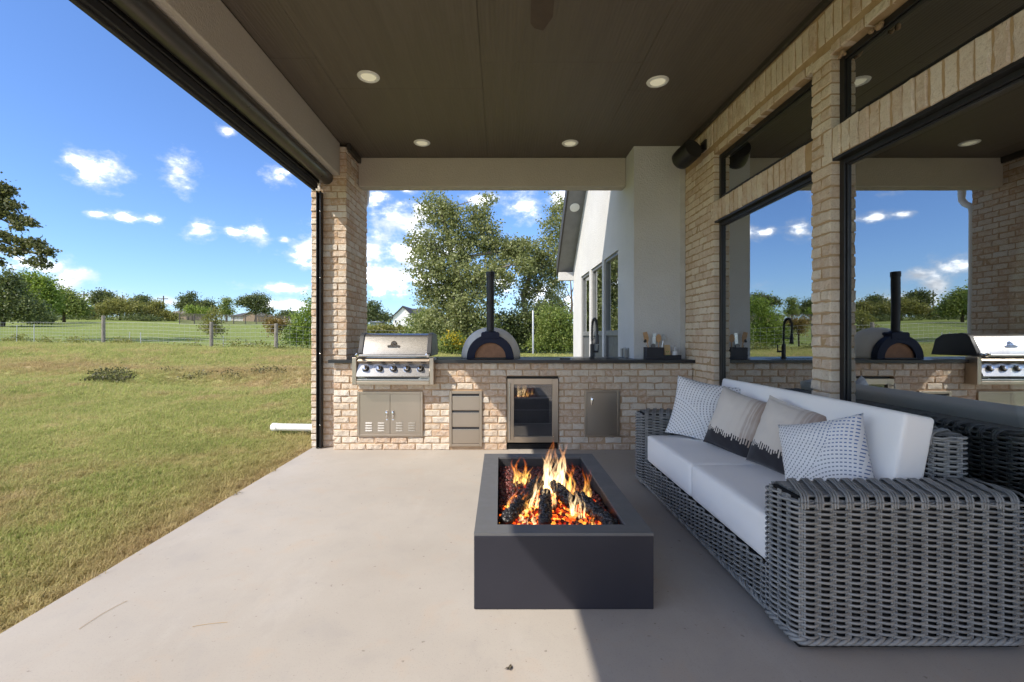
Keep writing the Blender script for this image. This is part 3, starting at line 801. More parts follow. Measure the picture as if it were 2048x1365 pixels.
# downspout at the back of the column (seen mirrored in the glass)
ds = thing('downspout', 'white gutter downspout with elbow behind the brick column', 'downspout', (-1.70, 5.68, 0))
part('pipe', MB().tube([(-1.70, 5.80, 2.98), (-1.70, 5.80, 2.92), (-1.70, 5.76, 2.86), (-1.70, 5.68, 2.80), (-1.70, 5.67, 2.72), (-1.70, 5.67, 0.06)], 0.036, 12).tube([(-1.70, 5.80, 2.97), (-1.70, 5.80, 3.20)], 0.04, 12), M['white_paint'], ds, smooth=True)

# ------------------------------------------------------------------ outdoor kitchen counter
KY = 4.75
counter = thing('kitchen_counter', 'long blush brick outdoor kitchen counter with thin black stone top', 'counter', (0.1, 4.9, 0))
kc = MB(); F0, F1, FZ = 0.068, 0.615, 0.768
kc.box(-1.73, F0, KY + .006, 4.868, -0.1, 0.905).box(-1.636, F0, 4.868, 5.42, -0.1, 0.905).box(F1, 2.006, KY + .006, 4.948, -0.1, 0.905).box(F1, 1.452, 4.948, 5.42, -0.1, 0.905)
kc.box(F0, F1, KY + .006, 5.42, FZ, 0.905).box(F0, F1, 5.30, 5.42, -0.1, FZ)
part('mortar_core', kc, M['mortar'], counter)
OPEN = [(-1.482, -0.806, 0.143, 0.607), (-0.527, -0.188, 0.04, 0.613), (F0, F1, -1, FZ), (0.881, 1.244, 0.142, 0.622), (-1.50, -0.68, 0.70, 1.0)]
B = Bricks()
for r in range(13):
    z = r * CR + 0.003
    for (a, b) in course(-1.735, 2.005, z, OPEN, r % 2):
        B.add((a, KY, z), b - a, 0)
B.build(counter, M['brick'], 298)
T0, T1 = 0.908, 0.94
ct = MB()
SX0, SX1, SY0, SY1 = 0.76, 1.30, 4.79, 5.0
ct.box(-1.775, -1.497, 4.70, 4.866, T0, T1).box(-1.636, -1.497, 4.866, 5.45, T0, T1).box(-1.497, -0.683, 5.20, 5.45, T0, T1)
ct.box(-0.683, SX0, 4.70, 5.45, T0, T1).box(SX0, SX1, 4.70, SY0, T0, T1).box(SX0, SX1, SY1, 5.45, T0, T1).box(SX1, 1.452, 4.70, 5.45, T0, T1).box(1.452, 2.02, 4.70, 4.946, T0, T1)
part('countertop', ct, M['granite'], counter)
# undermount sink
sk = MB().box(SX0 - .01, SX0, SY0, SY1, 0.75, T0 - .001).box(SX1, SX1 + .01, SY0, SY1, 0.75, T0 - .001).box(SX0 - .01, SX1 + .01, SY0 - .01, SY0, 0.75, T0 - .001).box(SX0 - .01, SX1 + .01, SY1, SY1 + .01, 0.75, T0 - .001).box(SX0, SX1, SY0, SY1, 0.74, 0.75)
part('sink_basin', sk, M['cast_black'], counter)
# ------------------------------------------------------------------ built-in grill
def KP(x, y, d=KY): return px(x, y, d)
GX0, GX1, GY = -1.502, -0.672, 4.62
grill = thing('gas_grill', 'stainless built-in gas grill with closed lid and five knobs', 'grill', (-1.09, 4.9, 0.69))
st, stw, blk = M['steel'], M['steel_warm'], M['cast_black']
fr = MB().box(GX0, GX0 + 0.045, GY, 4.745, 0.69, 0.972).box(GX1 - 0.045, GX1, GY, 4.745, 0.69, 0.972).box(GX0 + 0.045, GX1 - 0.045, GY, 4.745, 0.69, 0.728)
fr.box(GX0 + 0.045, GX1 - 0.045, 4.70, 5.19, 0.80, 0.935)
part('surround', fr, stw, grill, bevel=0.006)
a0, a1 = GX0 + 0.047, GX1 - 0.047
pan = MB().prism([(a0, GY - 0.012, 0.778), (a0, GY + 0.045, 0.914), (a0, GY + 0.08, 0.914), (a0, GY + 0.06, 0.778)], (a1 - a0, 0, 0))
cp = part('control_panel', pan, st, grill, bevel=0.002)
top = MB().prism([(a0, GY + 0.012, 0.918), (a0, GY + 0.006, 0.935), (a0, GY + 0.02, 0.955), (a0, GY + 0.14, 0.958), (a0, GY + 0.14, 0.918)], (a1 - a0, 0, 0))
part('top_rail', top, stw, grill, bevel=0.006, seg=3)
sl = MB()
for i in range(5):
    xx = a0 + 0.10 + i * 0.138
    sl.box(xx, xx + 0.05, GY + 0.004, GY + 0.02, 0.9135, 0.9185)
part('air_slot', sl, blk, grill)
part('drip_tray', MB().box(a0, a1, GY + 0.03, GY + 0.11, 0.732, 0.774).box(a0, a1, GY + 0.002, GY + 0.03, 0.770, 0.776).box(a0, a1, GY + 0.004, GY + 0.03, 0.732, 0.748), st, grill, bevel=0.003)
part('tray_shadow_gap', MB().prism([(a0 + 0.10, GY + 0.024, 0.750), (a1 - 0.12, GY + 0.024, 0.750), (a1 - 0.09, GY + 0.024, 0.768), (a0 + 0.07, GY + 0.024, 0.768)], (0, 0.005, 0)), blk, grill)
vs = MB()
for k in range(7):
    for base in (a0 + 0.008, a1 - 0.088):
        x = base + k * 0.0115; vs.prism([(x, GY + 0.022, 0.751), (x + 0.005, GY + 0.022, 0.751), (x + 0.009, GY + 0.022, 0.764), (x + 0.004, GY + 0.022, 0.764)], (0, 0.007, 0))
part('vent_louvre', vs, blk, grill)
pn = Vector((0, -0.136, 0.057)).normalized()
for i, kx in enumerate((730.8, 758.6, 786.4, 813.8, 840.6)):
    p = px(kx, 738.4, GY + 0.012)
    p.y = GY - 0.012 + (p.z - 0.778) / 0.136 * 0.057
    k = part('knob', MB().lathe([(0.0335, 0.0), (0.0335, 0.006), (0.029, 0.010), (0.0285, 0.022), (0.026, 0.024)], p, pn, 24), blk, grill, smooth=True)
    part('cap', MB().lathe([(0.0225, 0.0235), (0.0215, 0.034), (0.017, 0.040), (0.004, 0.042)], p, pn, 20), M['chrome'], k, smooth=True)
    part('bezel', MB().lathe([(0.039, 0.0005), (0.038, 0.004), (0.034, 0.0045)], p, pn, 24, caps=False), M['chrome'], k, smooth=True)
# lid: a folded profile run between two cast end caps
lp = [(4.655, 0.985), (4.66, 1.0), (4.735, 1.175), (4.765, 1.203), (4.81, 1.213), (5.02, 1.20), (5.10, 1.15), (5.15, 0.985)]
L0, L1 = -1.405, -0.752
lid = part('lid', MB().prism([(L0, a, b) for a, b in lp], (L1 - L0, 0, 0)), st, grill, smooth=True)
for (xa, xb) in ((L0 - 0.05, L0 - 0.001), (L1 + 0.001, L1 + 0.05)):
    g = [(4.648, 0.98), (4.652, 1.0), (4.728, 1.182), (4.76, 1.212), (4.81, 1.222), (5.025, 1.209), (5.11, 1.156), (5.16, 0.98)]
    part('end_cap', MB().prism([(xa, a, b) for a, b in g], (xb - xa, 0, 0)), blk, grill, smooth=True, bevel=0.006)
hy, hz = 4.575, 0.992
part('handle', MB().tube([(L0 - 0.035, hy, hz), (L1 + 0.035, hy, hz)], 0.0135, 14), st, grill, smooth=True)
for xx in (L0 - 0.025, L1 + 0.025):
    part('handle_bracket', MB().lathe([(0.012, 0), (0.022, 0.01), (0.022, 0.03), (0.014, 0.04), (0.013, 0.105)], (xx, hy - 0.02, hz + 0.001), (0, 0.97, 0.12), 14), M['chrome'], grill, smooth=True)
# emblem on the lid
def place_text(txt, size, at, normal, mat, parent, name='lettering', depth=0.0008, bold=0.0, shear=0.0):
    me = text_mesh(txt, size, depth, shear, bold); n = Vector(normal).normalized(); up = Vector((0, 0, 1)); up = (up - n * up.dot(n)).normalized(); x = up.cross(n)
    rot = Matrix((x, up, n)).transposed().to_4x4()
    me.transform(Matrix.Translation(Vector(at) - world_loc(parent)) @ rot)
    return put(name, me, mat, parent)
ln = Vector((0, -0.175, 0.075)).normalized(); le = Vector((L0 + (L1 - L0) * 0.475, 4.702, 1.098))
lu = Vector((0, 0.075, 0.175)).normalized()
def on_lid(a, b, d=0.0): return le + Vector((1, 0, 0)) * a + lu * b + ln * d
pts = [(-0.062, -0.026), (-0.066, -0.018), (-0.062, -0.010), (-0.036, -0.006)] + [(0.033 * math.cos(t), 0.0 + 0.042 * math.sin(t)) for t in np.linspace(math.pi - 0.05, 0.05, 12)] + [(0.036, -0.006), (0.062, -0.010), (0.066, -0.018), (0.062, -0.026), (0.03, -0.034), (-0.03, -0.034)]
emb = part('emblem', MB().prism([on_lid(a, b, 0.001) for a, b in pts], ln * 0.004), M['chrome'], grill)
ring = [(0.022 * math.cos(t), 0.002 + 0.028 * math.sin(t)) for t in np.linspace(0.05, math.pi - 0.05, 12)]
part('arch', MB().prism([on_lid(a, b, 0.0052) for a, b in ring], ln * 0.0008), blk, emb)
part('crown_dot', MB().prism([on_lid(0.010 * math.cos(t), 0.010 + 0.010 * math.sin(t), 0.0062) for t in np.linspace(0, 2 * math.pi, 12, endpoint=False)], ln * 0.001), M['chrome'], emb)
part('name_bar', MB().prism([on_lid(a, b, 0.0052) for a, b in ((-0.060, -0.031), (0.060, -0.031), (0.063, -0.024), (-0.063, -0.024))], ln * 0.0006), blk, emb)
place_text('BROIL KING', 0.017, on_lid(0, -0.0145, 0.0056), ln, blk, emb, bold=0.0004)
place_text('Baron', 0.020, Vector((GX0 + 0.115, GY - 0.0045 + 0.004, 0.797)) + pn * 0.0022, pn, blk, grill, 'model_lettering', shear=0.25)

# ------------------------------------------------------------------ doors, drawers, fridge set in the brick
def fx(x): return (x - 1000) / 191.8
def fz(y): return EYE - (y - 672) / 191.8
ad = thing('access_doors', 'pair of louvred steel access doors below the grill', 'cabinet doors', (-1.145, KY, 0.375))
x0, x1, z0, z1 = fx(715.3), fx(846), fz(873.2), fz(783.2)
part('frame', MB().frame(x0, x1, z0, z1, 0.026, KY - 0.016, KY + 0.02), stw, ad, bevel=0.003)
mid = (x0 + x1) / 2
for (a, b, hx) in ((x0 + 0.027, mid - 0.0015, mid - 0.032), (mid + 0.0015, x1 - 0.027, mid + 0.032)):
    d = part('door', MB().box(a, b, KY - 0.012, KY + 0.012, z0 + 0.027, z1 - 0.027), stw, ad, bevel=0.002)
    hz0 = fz(828)
    part('handle', MB().lathe([(0.004, 0), (0.012, 0.012), (0.011, 0.055), (0.006, 0.078)], (hx, KY - 0.028, hz0 + 0.035), (0, 0.1, -1), 12).tube([(hx, KY - 0.027, hz0 + 0.02), (hx, KY - 0.012, hz0 + 0.02)], 0.005, 8), M['chrome'], d, smooth=True)
    part('lock', MB().lathe([(0.008, 0), (0.008, 0.004), (0.003, 0.006)], (hx, KY - 0.0122, hz0 - 0.062), (0, -1, 0), 12), M['chrome'], d, smooth=True)
    w = (b - a)
    for c0 in (a + w * 0.19, a + w * 0.60):
        for r in range(4):
            zz = z0 + 0.058 + r * 0.026
            part('louvre', MB().prism([(c0, KY - 0.0125, zz), (c0, KY - 0.024, zz), (c0, KY - 0.0125, zz + 0.014)], (w * 0.22, 0, 0)), M['steel'], d, bevel=0.001, seg=1)
dr = thing('drawer_unit', 'steel stack of three drawers set in the brick counter', 'drawers', (fx(931.5), KY, 0.33))
x0, x1, z0, z1 = fx(898.5), fx(964.5), fz(893), fz(782)
part('frame', MB().frame(x0, x1, z0, z1, 0.030, KY - 0.018, KY + 0.02).box(x0 + 0.03, x1 - 0.03, KY + 0.010, KY + 0.02, z0 + 0.03, z1 - 0.03), stw, dr, bevel=0.004)
hh = (z1 - z0 - 0.06) / 3
for k in range(3):
    za = z0 + 0.03 + k * hh
    d = part('drawer', MB().box(x0 + 0.032, x1 - 0.032, KY - 0.010, KY + 0.009, za + 0.002, za + hh - 0.026), stw, dr, bevel=0.002)
    part('finger_pull', MB().box(x0 + 0.032, x1 - 0.032, KY - 0.004, KY + 0.0095, za + hh - 0.022, za + hh - 0.005), blk, d)
    part('lip', MB().box(x0 + 0.032, x1 - 0.032, KY - 0.016, KY - 0.0105, za + hh - 0.030, za + hh - 0.022), M['steel'], d, bevel=0.001, seg=1)
sd = thing('access_door', 'single steel access door under the sink side of the counter', 'cabinet door', (fx(1204), KY, 0.38))
x0, x1, z0, z1 = fx(1168.8), fx(1239), fz(873.4), fz(780.6)
part('frame', MB().frame(x0, x1, z0, z1, 0.024, KY - 0.016, KY + 0.02), stw, sd, bevel=0.003)
d = part('door', MB().box(x0 + 0.025, x1 - 0.025, KY - 0.012, KY + 0.012, z0 + 0.025, z1 - 0.025), stw, sd, bevel=0.002)
hx, hz0 = fx(1183.5), fz(803)
part('handle', MB().lathe([(0.004, 0), (0.013, 0.012), (0.012, 0.06), (0.006, 0.085)], (hx, KY - 0.028, hz0 + 0.045), (0, 0.1, -1), 12).tube([(hx, KY - 0.027, hz0 + 0.02), (hx, KY - 0.012, hz0 + 0.02)], 0.005, 8), M['chrome'], d, smooth=True)

fr = thing('beverage_fridge', 'under-counter beverage fridge with steel framed dark glass door', 'fridge', (0.34, KY, 0))
part('cabinet', MB().box(F0 + 0.006, F1 - 0.006, 4.80, 5.28, 0.06, 0.757).box(F0 + 0.012, F1 - 0.012, 4.83, 5.25, 0.002, 0.06), M['black'], fr)
x0, x1, z0, z1 = fx(1014.8), fx(1116.5), fz(885), fz(757.5)
door = part('door', MB().box(x0, x0 + 0.068, KY - 0.012, 4.795, z0, z1).box(x1 - 0.062, x1, KY - 0.012, 4.795, z0, z1).box(x0 + 0.068, x1 - 0.062, KY - 0.012, 4.795, z0, z0 + 0.06).box(x0 + 0.068, x1 - 0.062, KY - 0.012, 4.795, z1 - 0.06, z1), M['steel_warm'], fr, bevel=0.002, seg=1)
m = NT('smoked_glass'); v = m.pos(); 
M['smoked'] = m.done(m.n('ShaderNodeMixShader', {0: m.math('ADD', 0.06, m.math('MULTIPLY', m.n('ShaderNodeFresnel', {'IOR': 1.5}).outputs[0], 0.9)), 1: m.n('ShaderNodeBsdfTransparent', {'Color': (0.75, 0.76, 0.78, 1)}).outputs[0], 2: m.n('ShaderNodeBsdfGlossy', {'Color': (1, 1, 1, 1), 'Roughness': 0.02}).outputs[0]}).outputs[0])
part('pane', MB().box(x0 + 0.066, x1 - 0.060, KY + 0.006, KY + 0.012, z0 + 0.058, z1 - 0.058), M['smoked'], door)
part('handle', MB().tube([(x0 + 0.022, KY - 0.045, z0 + 0.035), (x0 + 0.022, KY - 0.045, z1 - 0.045)], 0.0075, 10).tube([(x0 + 0.022, KY - 0.045, z0 + 0.06), (x0 + 0.022, KY - 0.01, z0 + 0.06)], 0.006, 8).tube([(x0 + 0.022, KY - 0.045, z1 - 0.07), (x0 + 0.022, KY - 0.01, z1 - 0.07)], 0.006, 8), M['steel_up'], door, smooth=True)
part('back_panel', MB().box(x0 + 0.066, x1 - 0.060, 4.790, 4.797, z0 + 0.058, z1 - 0.058), simple('fridge_inside', (0.16, 0.155, 0.16), 0.5), fr)
for k, zz in enumerate((0.27, 0.41, 0.54)):
    sh = MB(); sh.box(x0 + 0.07, x1 - 0.064, KY + 0.018, KY + 0.022, zz, zz + 0.006)
    part('shelf', sh, simple('shelf_wire', (0.35, 0.35, 0.36), 0.4, 0.6), fr)
gv = MB()
for k in range(7): gv.box(x0 + 0.075, x1 - 0.07, KY + 0.018, KY + 0.020, 0.575 + k * 0.011, 0.579 + k * 0.011)
part('cooling_grille', gv, bpy.data.materials['shelf_wire'], fr)
kp = MB().box(F0 + 0.014, F1 - 0.014, 4.785, 4.80, 0.004, 0.052)
for k in range(3): kp.box(F0 + 0.03, F1 - 0.03, 4.775, 4.785, 0.010 + k * 0.014, 0.016 + k * 0.014)
part('kick_grille', kp, M['black'], fr)

# ------------------------------------------------------------------ pizza oven
OX = px(980.5, 700, 4.86).x
ov = thing('pizza_oven', 'white domed pizza oven with dark arched front and tall black chimney', 'pizza oven', (OX, 5.1, T1))
dome_m = make_stucco('oven_plaster', (0.84, 0.81, 0.75), 60, 0.35)
navy = simple('navy_steel', (0.014, 0.018, 0.042), 0.5, var=0.06, spec=0.2)
vs = []; fs = []; nu, nv = 40, 14
mb = MB()
pr = []
for j in range(nv + 1):
    t = j / nv * math.pi / 2
    rx, zz = 0.335 * math.cos(t) ** 0.9, 0.345 * math.sin(t)
    pr.append((max(rx, 0.002), zz))
for (r_, zz) in pr:
    for k in range(nu):
        a = 2 * math.pi * k / nu
        y = math.sin(a) * r_ * 0.86; x = math.cos(a) * r_
        y = max(y, -0.215 + 0.02 * zz)      # flat face where the front plate sits
        vs.append((OX + x, 5.16 + y, T1 + 0.001 + zz))
for j in range(nv):
    for k in range(nu): fs.append((j * nu + k, j * nu + (k + 1) % nu, (j + 1) * nu + (k + 1) % nu, (j + 1) * nu + k))
fs.append(tuple(nv * nu + k for k in range(nu))); fs.append(tuple(reversed(range(nu))))
mb.add(vs, fs); part('dome', mb, dome_m, ov, smooth='full')
ofy = 4.865
def arch(r, h, n=24): return [(r * math.cos(t), h * math.sin(t) ** 0.92 if math.sin(t) > 0 else 0) for t in np.linspace(0, math.pi, n)]
ao, ai = arch(0.252, 0.262), arch(0.168, 0.172)
pv = []; pf = []
n_ = len(ao)
for (yy) in (ofy, ofy + 0.085):
    for ring in (ao, ai):
        for (a, b) in ring: pv.append((OX + a, yy, T1 + 0.002 + b))
for i in range(n_ - 1):
    o0, i0, o1, i1 = i, n_ + i, 2 * n_ + i, 3 * n_ + i
    pf += [(o0, o0 + 1, i0 + 1, i0), (o1, i1, i1 + 1, o1 + 1), (o0, o1, o1 + 1, o0 + 1), (i0, i0 + 1, i1 + 1, i1)]
pf += [(0, n_, 3 * n_, 2 * n_), (n_ - 1, 3 * n_ - 1, 4 * n_ - 1, 2 * n_ - 1)]
mb = MB(); mb.add(pv, pf); part('arch_front', mb, navy, ov, smooth=True, bevel=0.003)
clay = simple('clay_door', (0.36, 0.19, 0.11), 0.9, var=0.15, scale=20, bump=0.4, bscale=90)
mb = MB().prism([(OX + a * 0.99, ofy + 0.03, T1 + 0.016 + b * 0.92) for a, b in ai], (0, 0.02, 0)); part('mouth_board', mb, clay, ov)
part('door_sill', MB().box(OX - 0.17, OX + 0.17, ofy - 0.012, ofy + 0.06, T1 + 0.001, T1 + 0.017), M['black'], ov, bevel=0.003)
part('flue_collar', MB().prism([(OX - 0.098, ofy - 0.006, T1 + 0.215), (OX + 0.098, ofy - 0.006, T1 + 0.215), (OX + 0.098, ofy - 0.006, T1 + 0.275), (OX + 0.085, ofy - 0.006, T1 + 0.29), (OX - 0.085, ofy - 0.006, T1 + 0.29), (OX - 0.098, ofy - 0.006, T1 + 0.275)], (0, 0.135, 0)), navy, ov, bevel=0.006)
cy = ofy + 0.06
part('chimney', MB().lathe([(0.062, 0.0), (0.06, 0.012), (0.041, 0.02), (0.041, 0.60), (0.046, 0.602), (0.046, 0.655), (0.040, 0.657), (0.036, 0.62)], (OX, cy, T1 + 0.285), (0, 0, 1), 24), simple('black_flue', (0.013, 0.013, 0.017), 0.42, 0.1), ov, smooth=True)

# ------------------------------------------------------------------ faucet and rinse grate
fc = thing('kitchen_faucet', 'matte black spring neck faucet beside the sink', 'faucet', (1.02, 5.06, T1))
fxx, fyy = 1.022, 5.06
part('body', MB().lathe([(0.030, 0), (0.030, 0.008), (0.021, 0.014), (0.021, 0.15), (0.016, 0.155), (0.012, 0.16)], (fxx, fyy, T1 + 0.001), (0, 0, 1), 20), M['cast_black'], fc, smooth=True)
neck = [(fxx, fyy, T1 + 0.15), (fxx, fyy, T1 + 0.34)] + [(fxx + 0.010 * (1 - math.cos(t)), fyy - 0.085 + 0.085 * math.cos(t), T1 + 0.34 + 0.095 * math.sin(t)) for t in np.linspace(0.15, math.pi, 12)] + [(fxx + 0.022, fyy - 0.17, T1 + 0.26)]
part('neck', MB().tube(neck, 0.008, 10), M['cast_black'], fc, smooth=True)
# coil round the neck
P = [Vector(p) for p in neck]; dl = [0]
for a, b in zip(P, P[1:]): dl.append(dl[-1] + (b - a).length)
coil = []; turns = 34
for i in range(turns * 8):
    s_ = dl[-1] * (0.08 + 0.9 * i / (turns * 8)); k = max(j for j in range(len(dl)) if dl[j] <= s_); k = min(k, len(P) - 2)
    f = (s_ - dl[k]) / (dl[k + 1] - dl[k]); p = P[k].lerp(P[k + 1], f); t = (P[k + 1] - P[k]).normalized(); u = Vector((1, 0, 0)); w_ = t.cross(u).normalized()
    a = 2 * math.pi * i / 8; coil.append(p + (u * math.cos(a) + w_ * math.sin(a)) * 0.0135)
part('spring', MB().tube(coil, 0.003, 5), M['cast_black'], fc, smooth='full')
part('spray_head', MB().lathe([(0.012, 0), (0.016, 0.02), (0.017, 0.08), (0.021, 0.10), (0.020, 0.108)], (fxx + 0.022, fyy - 0.17, T1 + 0.27), (0, 0, -1), 16), M['cast_black'], fc, smooth=True)
part('lever', MB().tube([(fxx + 0.018, fyy, T1 + 0.075), (fxx + 0.07, fyy, T1 + 0.075)], 0.011, 10).tube([(fxx + 0.066, fyy, T1 + 0.07), (fxx + 0.072, fyy - 0.005, T1 + 0.15)], 0.006, 8), M['cast_black'], fc, smooth=True)
part('holder_arm', MB().tube([(fxx, fyy, T1 + 0.22), (fxx + 0.02, fyy - 0.165, T1 + 0.22)], 0.005, 8), M['cast_black'], fc, smooth=True)
rg = MB(); rx0 = 0.64
for k in range(6): rg.tube([(rx0 + k * 0.018, 4.80, T1 + 0.008), (rx0 + 0.02 + k * 0.018, 4.94, T1 + 0.008)], 0.004, 6)
rg.tube([(rx0 - 0.01, 4.80, T1 + 0.005), (rx0 + 0.10, 4.80, T1 + 0.005)], 0.005, 6).tube([(rx0 + 0.01, 4.94, T1 + 0.005), (rx0 + 0.12, 4.94, T1 + 0.005)], 0.005, 6)
solo('rinse_grate', rg, M['cast_black'], 'small black wire grate lying beside the sink', 'grate', (rx0 + 0.05, 4.87, T1))

# ------------------------------------------------------------------ utensil caddy and what stands in it
cdm = simple('charcoal_caddy', (0.022, 0.022, 0.03), 0.55)
UY = 4.82
cx0, cx1, cx2 = px(1293.5, 0, UY).x, px(1327.5, 0, UY).x, px(1363, 0, UY).x
cad = thing('utensil_caddy', 'charcoal utensil caddy with a tall box and a low tray on the counter corner', 'caddy', (cx1, UY, T1))
b = MB(); h = 0.125; t_ = 0.006; d0, d1 = UY, UY + 0.11; z_ = T1 + 0.001
b.box(cx0, cx1, d0, d0 + t_, z_, z_ + h).box(cx0, cx1, d1 - t_, d1, z_, z_ + h).box(cx0, cx0 + t_, d0 + t_, d1 - t_, z_, z_ + h).box(cx1 - t_, cx1, d0 + t_, d1 - t_, z_, z_ + h).box(cx0 + t_, cx1 - t_, d0 + t_, d1 - t_, z_, z_ + 0.006)
part('tall_box', b, cdm, cad)
b = MB(); h2 = 0.044
b.box(cx1 + .001, cx2, d0, d0 + t_, z_, z_ + h2).box(cx1 + .001, cx2, d1 - t_, d1, z_, z_ + h2).box(cx2 - t_, cx2, d0 + t_, d1 - t_, z_, z_ + h2).box(cx1 + .001, cx2 - t_, d0 + t_, d1 - t_, z_, z_ + 0.006)
part('low_tray', b, cdm, cad)
wood = simple('utensil_wood', (0.50, 0.30, 0.15), 0.6, var=0.2, scale=30); grey = simple('utensil_steel', (0.62, 0.63, 0.65), 0.28, 0.9); dk = simple('utensil_black', (0.02, 0.02, 0.02), 0.5)
UB = T1 + 0.009
def ub(x, y): return px(x, y, UY + 0.05)
def utensil(name, lab, foot, neck_, headpoly, mat, hmat=None, hd=0.006, r=0.005):
    f = ub(*foot); f.z = UB + 0.006; nk = ub(*neck_)
    t = thing(name, lab, 'utensil', f, 'utensils standing in the caddy')
    part('handle', MB().tube([f, nk], r, 8), mat, t, smooth=True)
    pol = [ub(a, b_) for a, b_ in headpoly]
    part('head', MB().prism([p - Vector((0, hd / 2, 0)) for p in pol], (0, hd, 0)), hmat or mat, t, bevel=0.0015)
utensil('wooden_turner', 'wooden turner with a broad slanted blade standing in the caddy', (1302, 715), (1294, 682), [(1289, 683), (1285.5, 665.5), (1294, 664), (1297.5, 676), (1296.5, 684), (1293, 686)], wood)
utensil('basting_brush', 'thin handled basting brush with black bristles leaning out of the caddy', (1303, 712), (1291, 685), [(1287, 684), (1290, 678.5), (1293, 680), (1292.5, 685), (1289.5, 686)], grey, dk, 0.016, 0.004)
utensil('metal_turner', 'grey metal turner with a long flat blade standing in the caddy', (1309, 714), (1307, 690), [(1304.5, 690), (1306, 666.5), (1312.5, 666), (1311, 690)], grey, None, 0.003)
utensil('wooden_spoon', 'wooden spoon with oval bowl standing in the caddy', (1317, 714), (1317.5, 684), [(1317 + 5.2 * math.cos(a), 677 + 8.2 * math.sin(a)) for a in np.linspace(0, 2 * math.pi, 16, endpoint=False)], wood, None, 0.010)
utensil('wire_skimmer', 'pale skimmer with dark oval head standing in the caddy', (1321, 714), (1326, 682), [(1327 + 4.2 * math.cos(a), 675 + 6.2 * math.sin(a)) for a in np.linspace(0, 2 * math.pi, 14, endpoint=False)], grey, simple('dull_steel', (0.42, 0.44, 0.46), 0.4, 0.8), 0.006)
utensil('ladle', 'dark round ladle head low over the caddy rim', (1306, 716), (1306.5, 695), [(1306.5 + 4.6 * math.cos(a), 692.5 + 4.8 * math.sin(a)) for a in np.linspace(0, 2 * math.pi, 16, endpoint=False)], dk, simple('dark_steel', (0.16, 0.15, 0.15), 0.35, 0.7), 0.018)
bx0, bx1, by = px(1330.5, 0, UY).x, px(1343.5, 0, UY).x, UY + 0.04
zb = z_ + 0.007; bag = thing('paper_bag', 'small kraft paper bag with green leaf print in the low tray', 'bag', ((bx0 + bx1) / 2, by, zb))
kraft = simple('kraft_paper', (0.52, 0.36, 0.19), 0.8, var=0.08)
part('pouch', MB().add([(bx0, by - .02, zb), (bx1, by - .02, zb), (bx1, by + .03, zb), (bx0, by + .03, zb), (bx0 + .004, by - .004, zb + .145), (bx1 - .006, by - .004, zb + .145), (bx1 - .006, by + .004, zb + .145), (bx0 + .004, by + .004, zb + .145)], [(0, 3, 2, 1), (4, 5, 6, 7), (0, 1, 5, 4), (1, 2, 6, 5), (2, 3, 7, 6), (3, 0, 4, 7)]), kraft, bag, bevel=0.002)
grn = simple('leaf_print', (0.08, 0.30, 0.03), 0.7); xm = (bx0 + bx1) / 2
lf = MB()
for s_ in (-1, 1): lf.prism([(xm, by - 0.0142, zb + 0.066), (xm + s_ * 0.010, by - 0.0128, zb + 0.078), (xm + s_ * 0.018, by - 0.0122, zb + 0.082), (xm + s_ * 0.012, by - 0.0136, zb + 0.068)], (0, -0.0012, 0))
lf.prism([(xm - 0.022, by - 0.0232, zb + 0.012), (xm + 0.022, by - 0.0232, zb + 0.012), (xm + 0.022, by - 0.0194, zb + 0.04), (xm - 0.022, by - 0.0194, zb + 0.04)], (0, 0.001, 0))
part('leaf_print', lf, grn, bag)
bot = thing('soap_bottle', 'white pump soap bottle at the end of the low tray', 'bottle', (px(1353, 0, UY).x, by + .01, zb)); bc = (px(1353, 0, UY).x, by + .005, zb)
part('bottle', MB().lathe([(0.028, 0), (0.031, 0.006), (0.031, 0.068), (0.024, 0.082), (0.011, 0.088), (0.011, 0.094)], bc, (0, 0, 1), 20), simple('white_plastic', (0.62, 0.63, 0.66), 0.35, var=0.03), bot, smooth=True)
part('pump', MB().lathe([(0.012, 0.0945), (0.012, 0.106), (0.005, 0.108), (0.005, 0.122), (0.010, 0.124), (0.009, 0.132)], bc, (0, 0, 1), 14).tube([(bc[0], bc[1], bc[2] + 0.128), (bc[0] - 0.006, bc[1] - 0.032, bc[2] + 0.126)], 0.004, 8), bpy.data.materials['white_plastic'], bot, smooth=True)
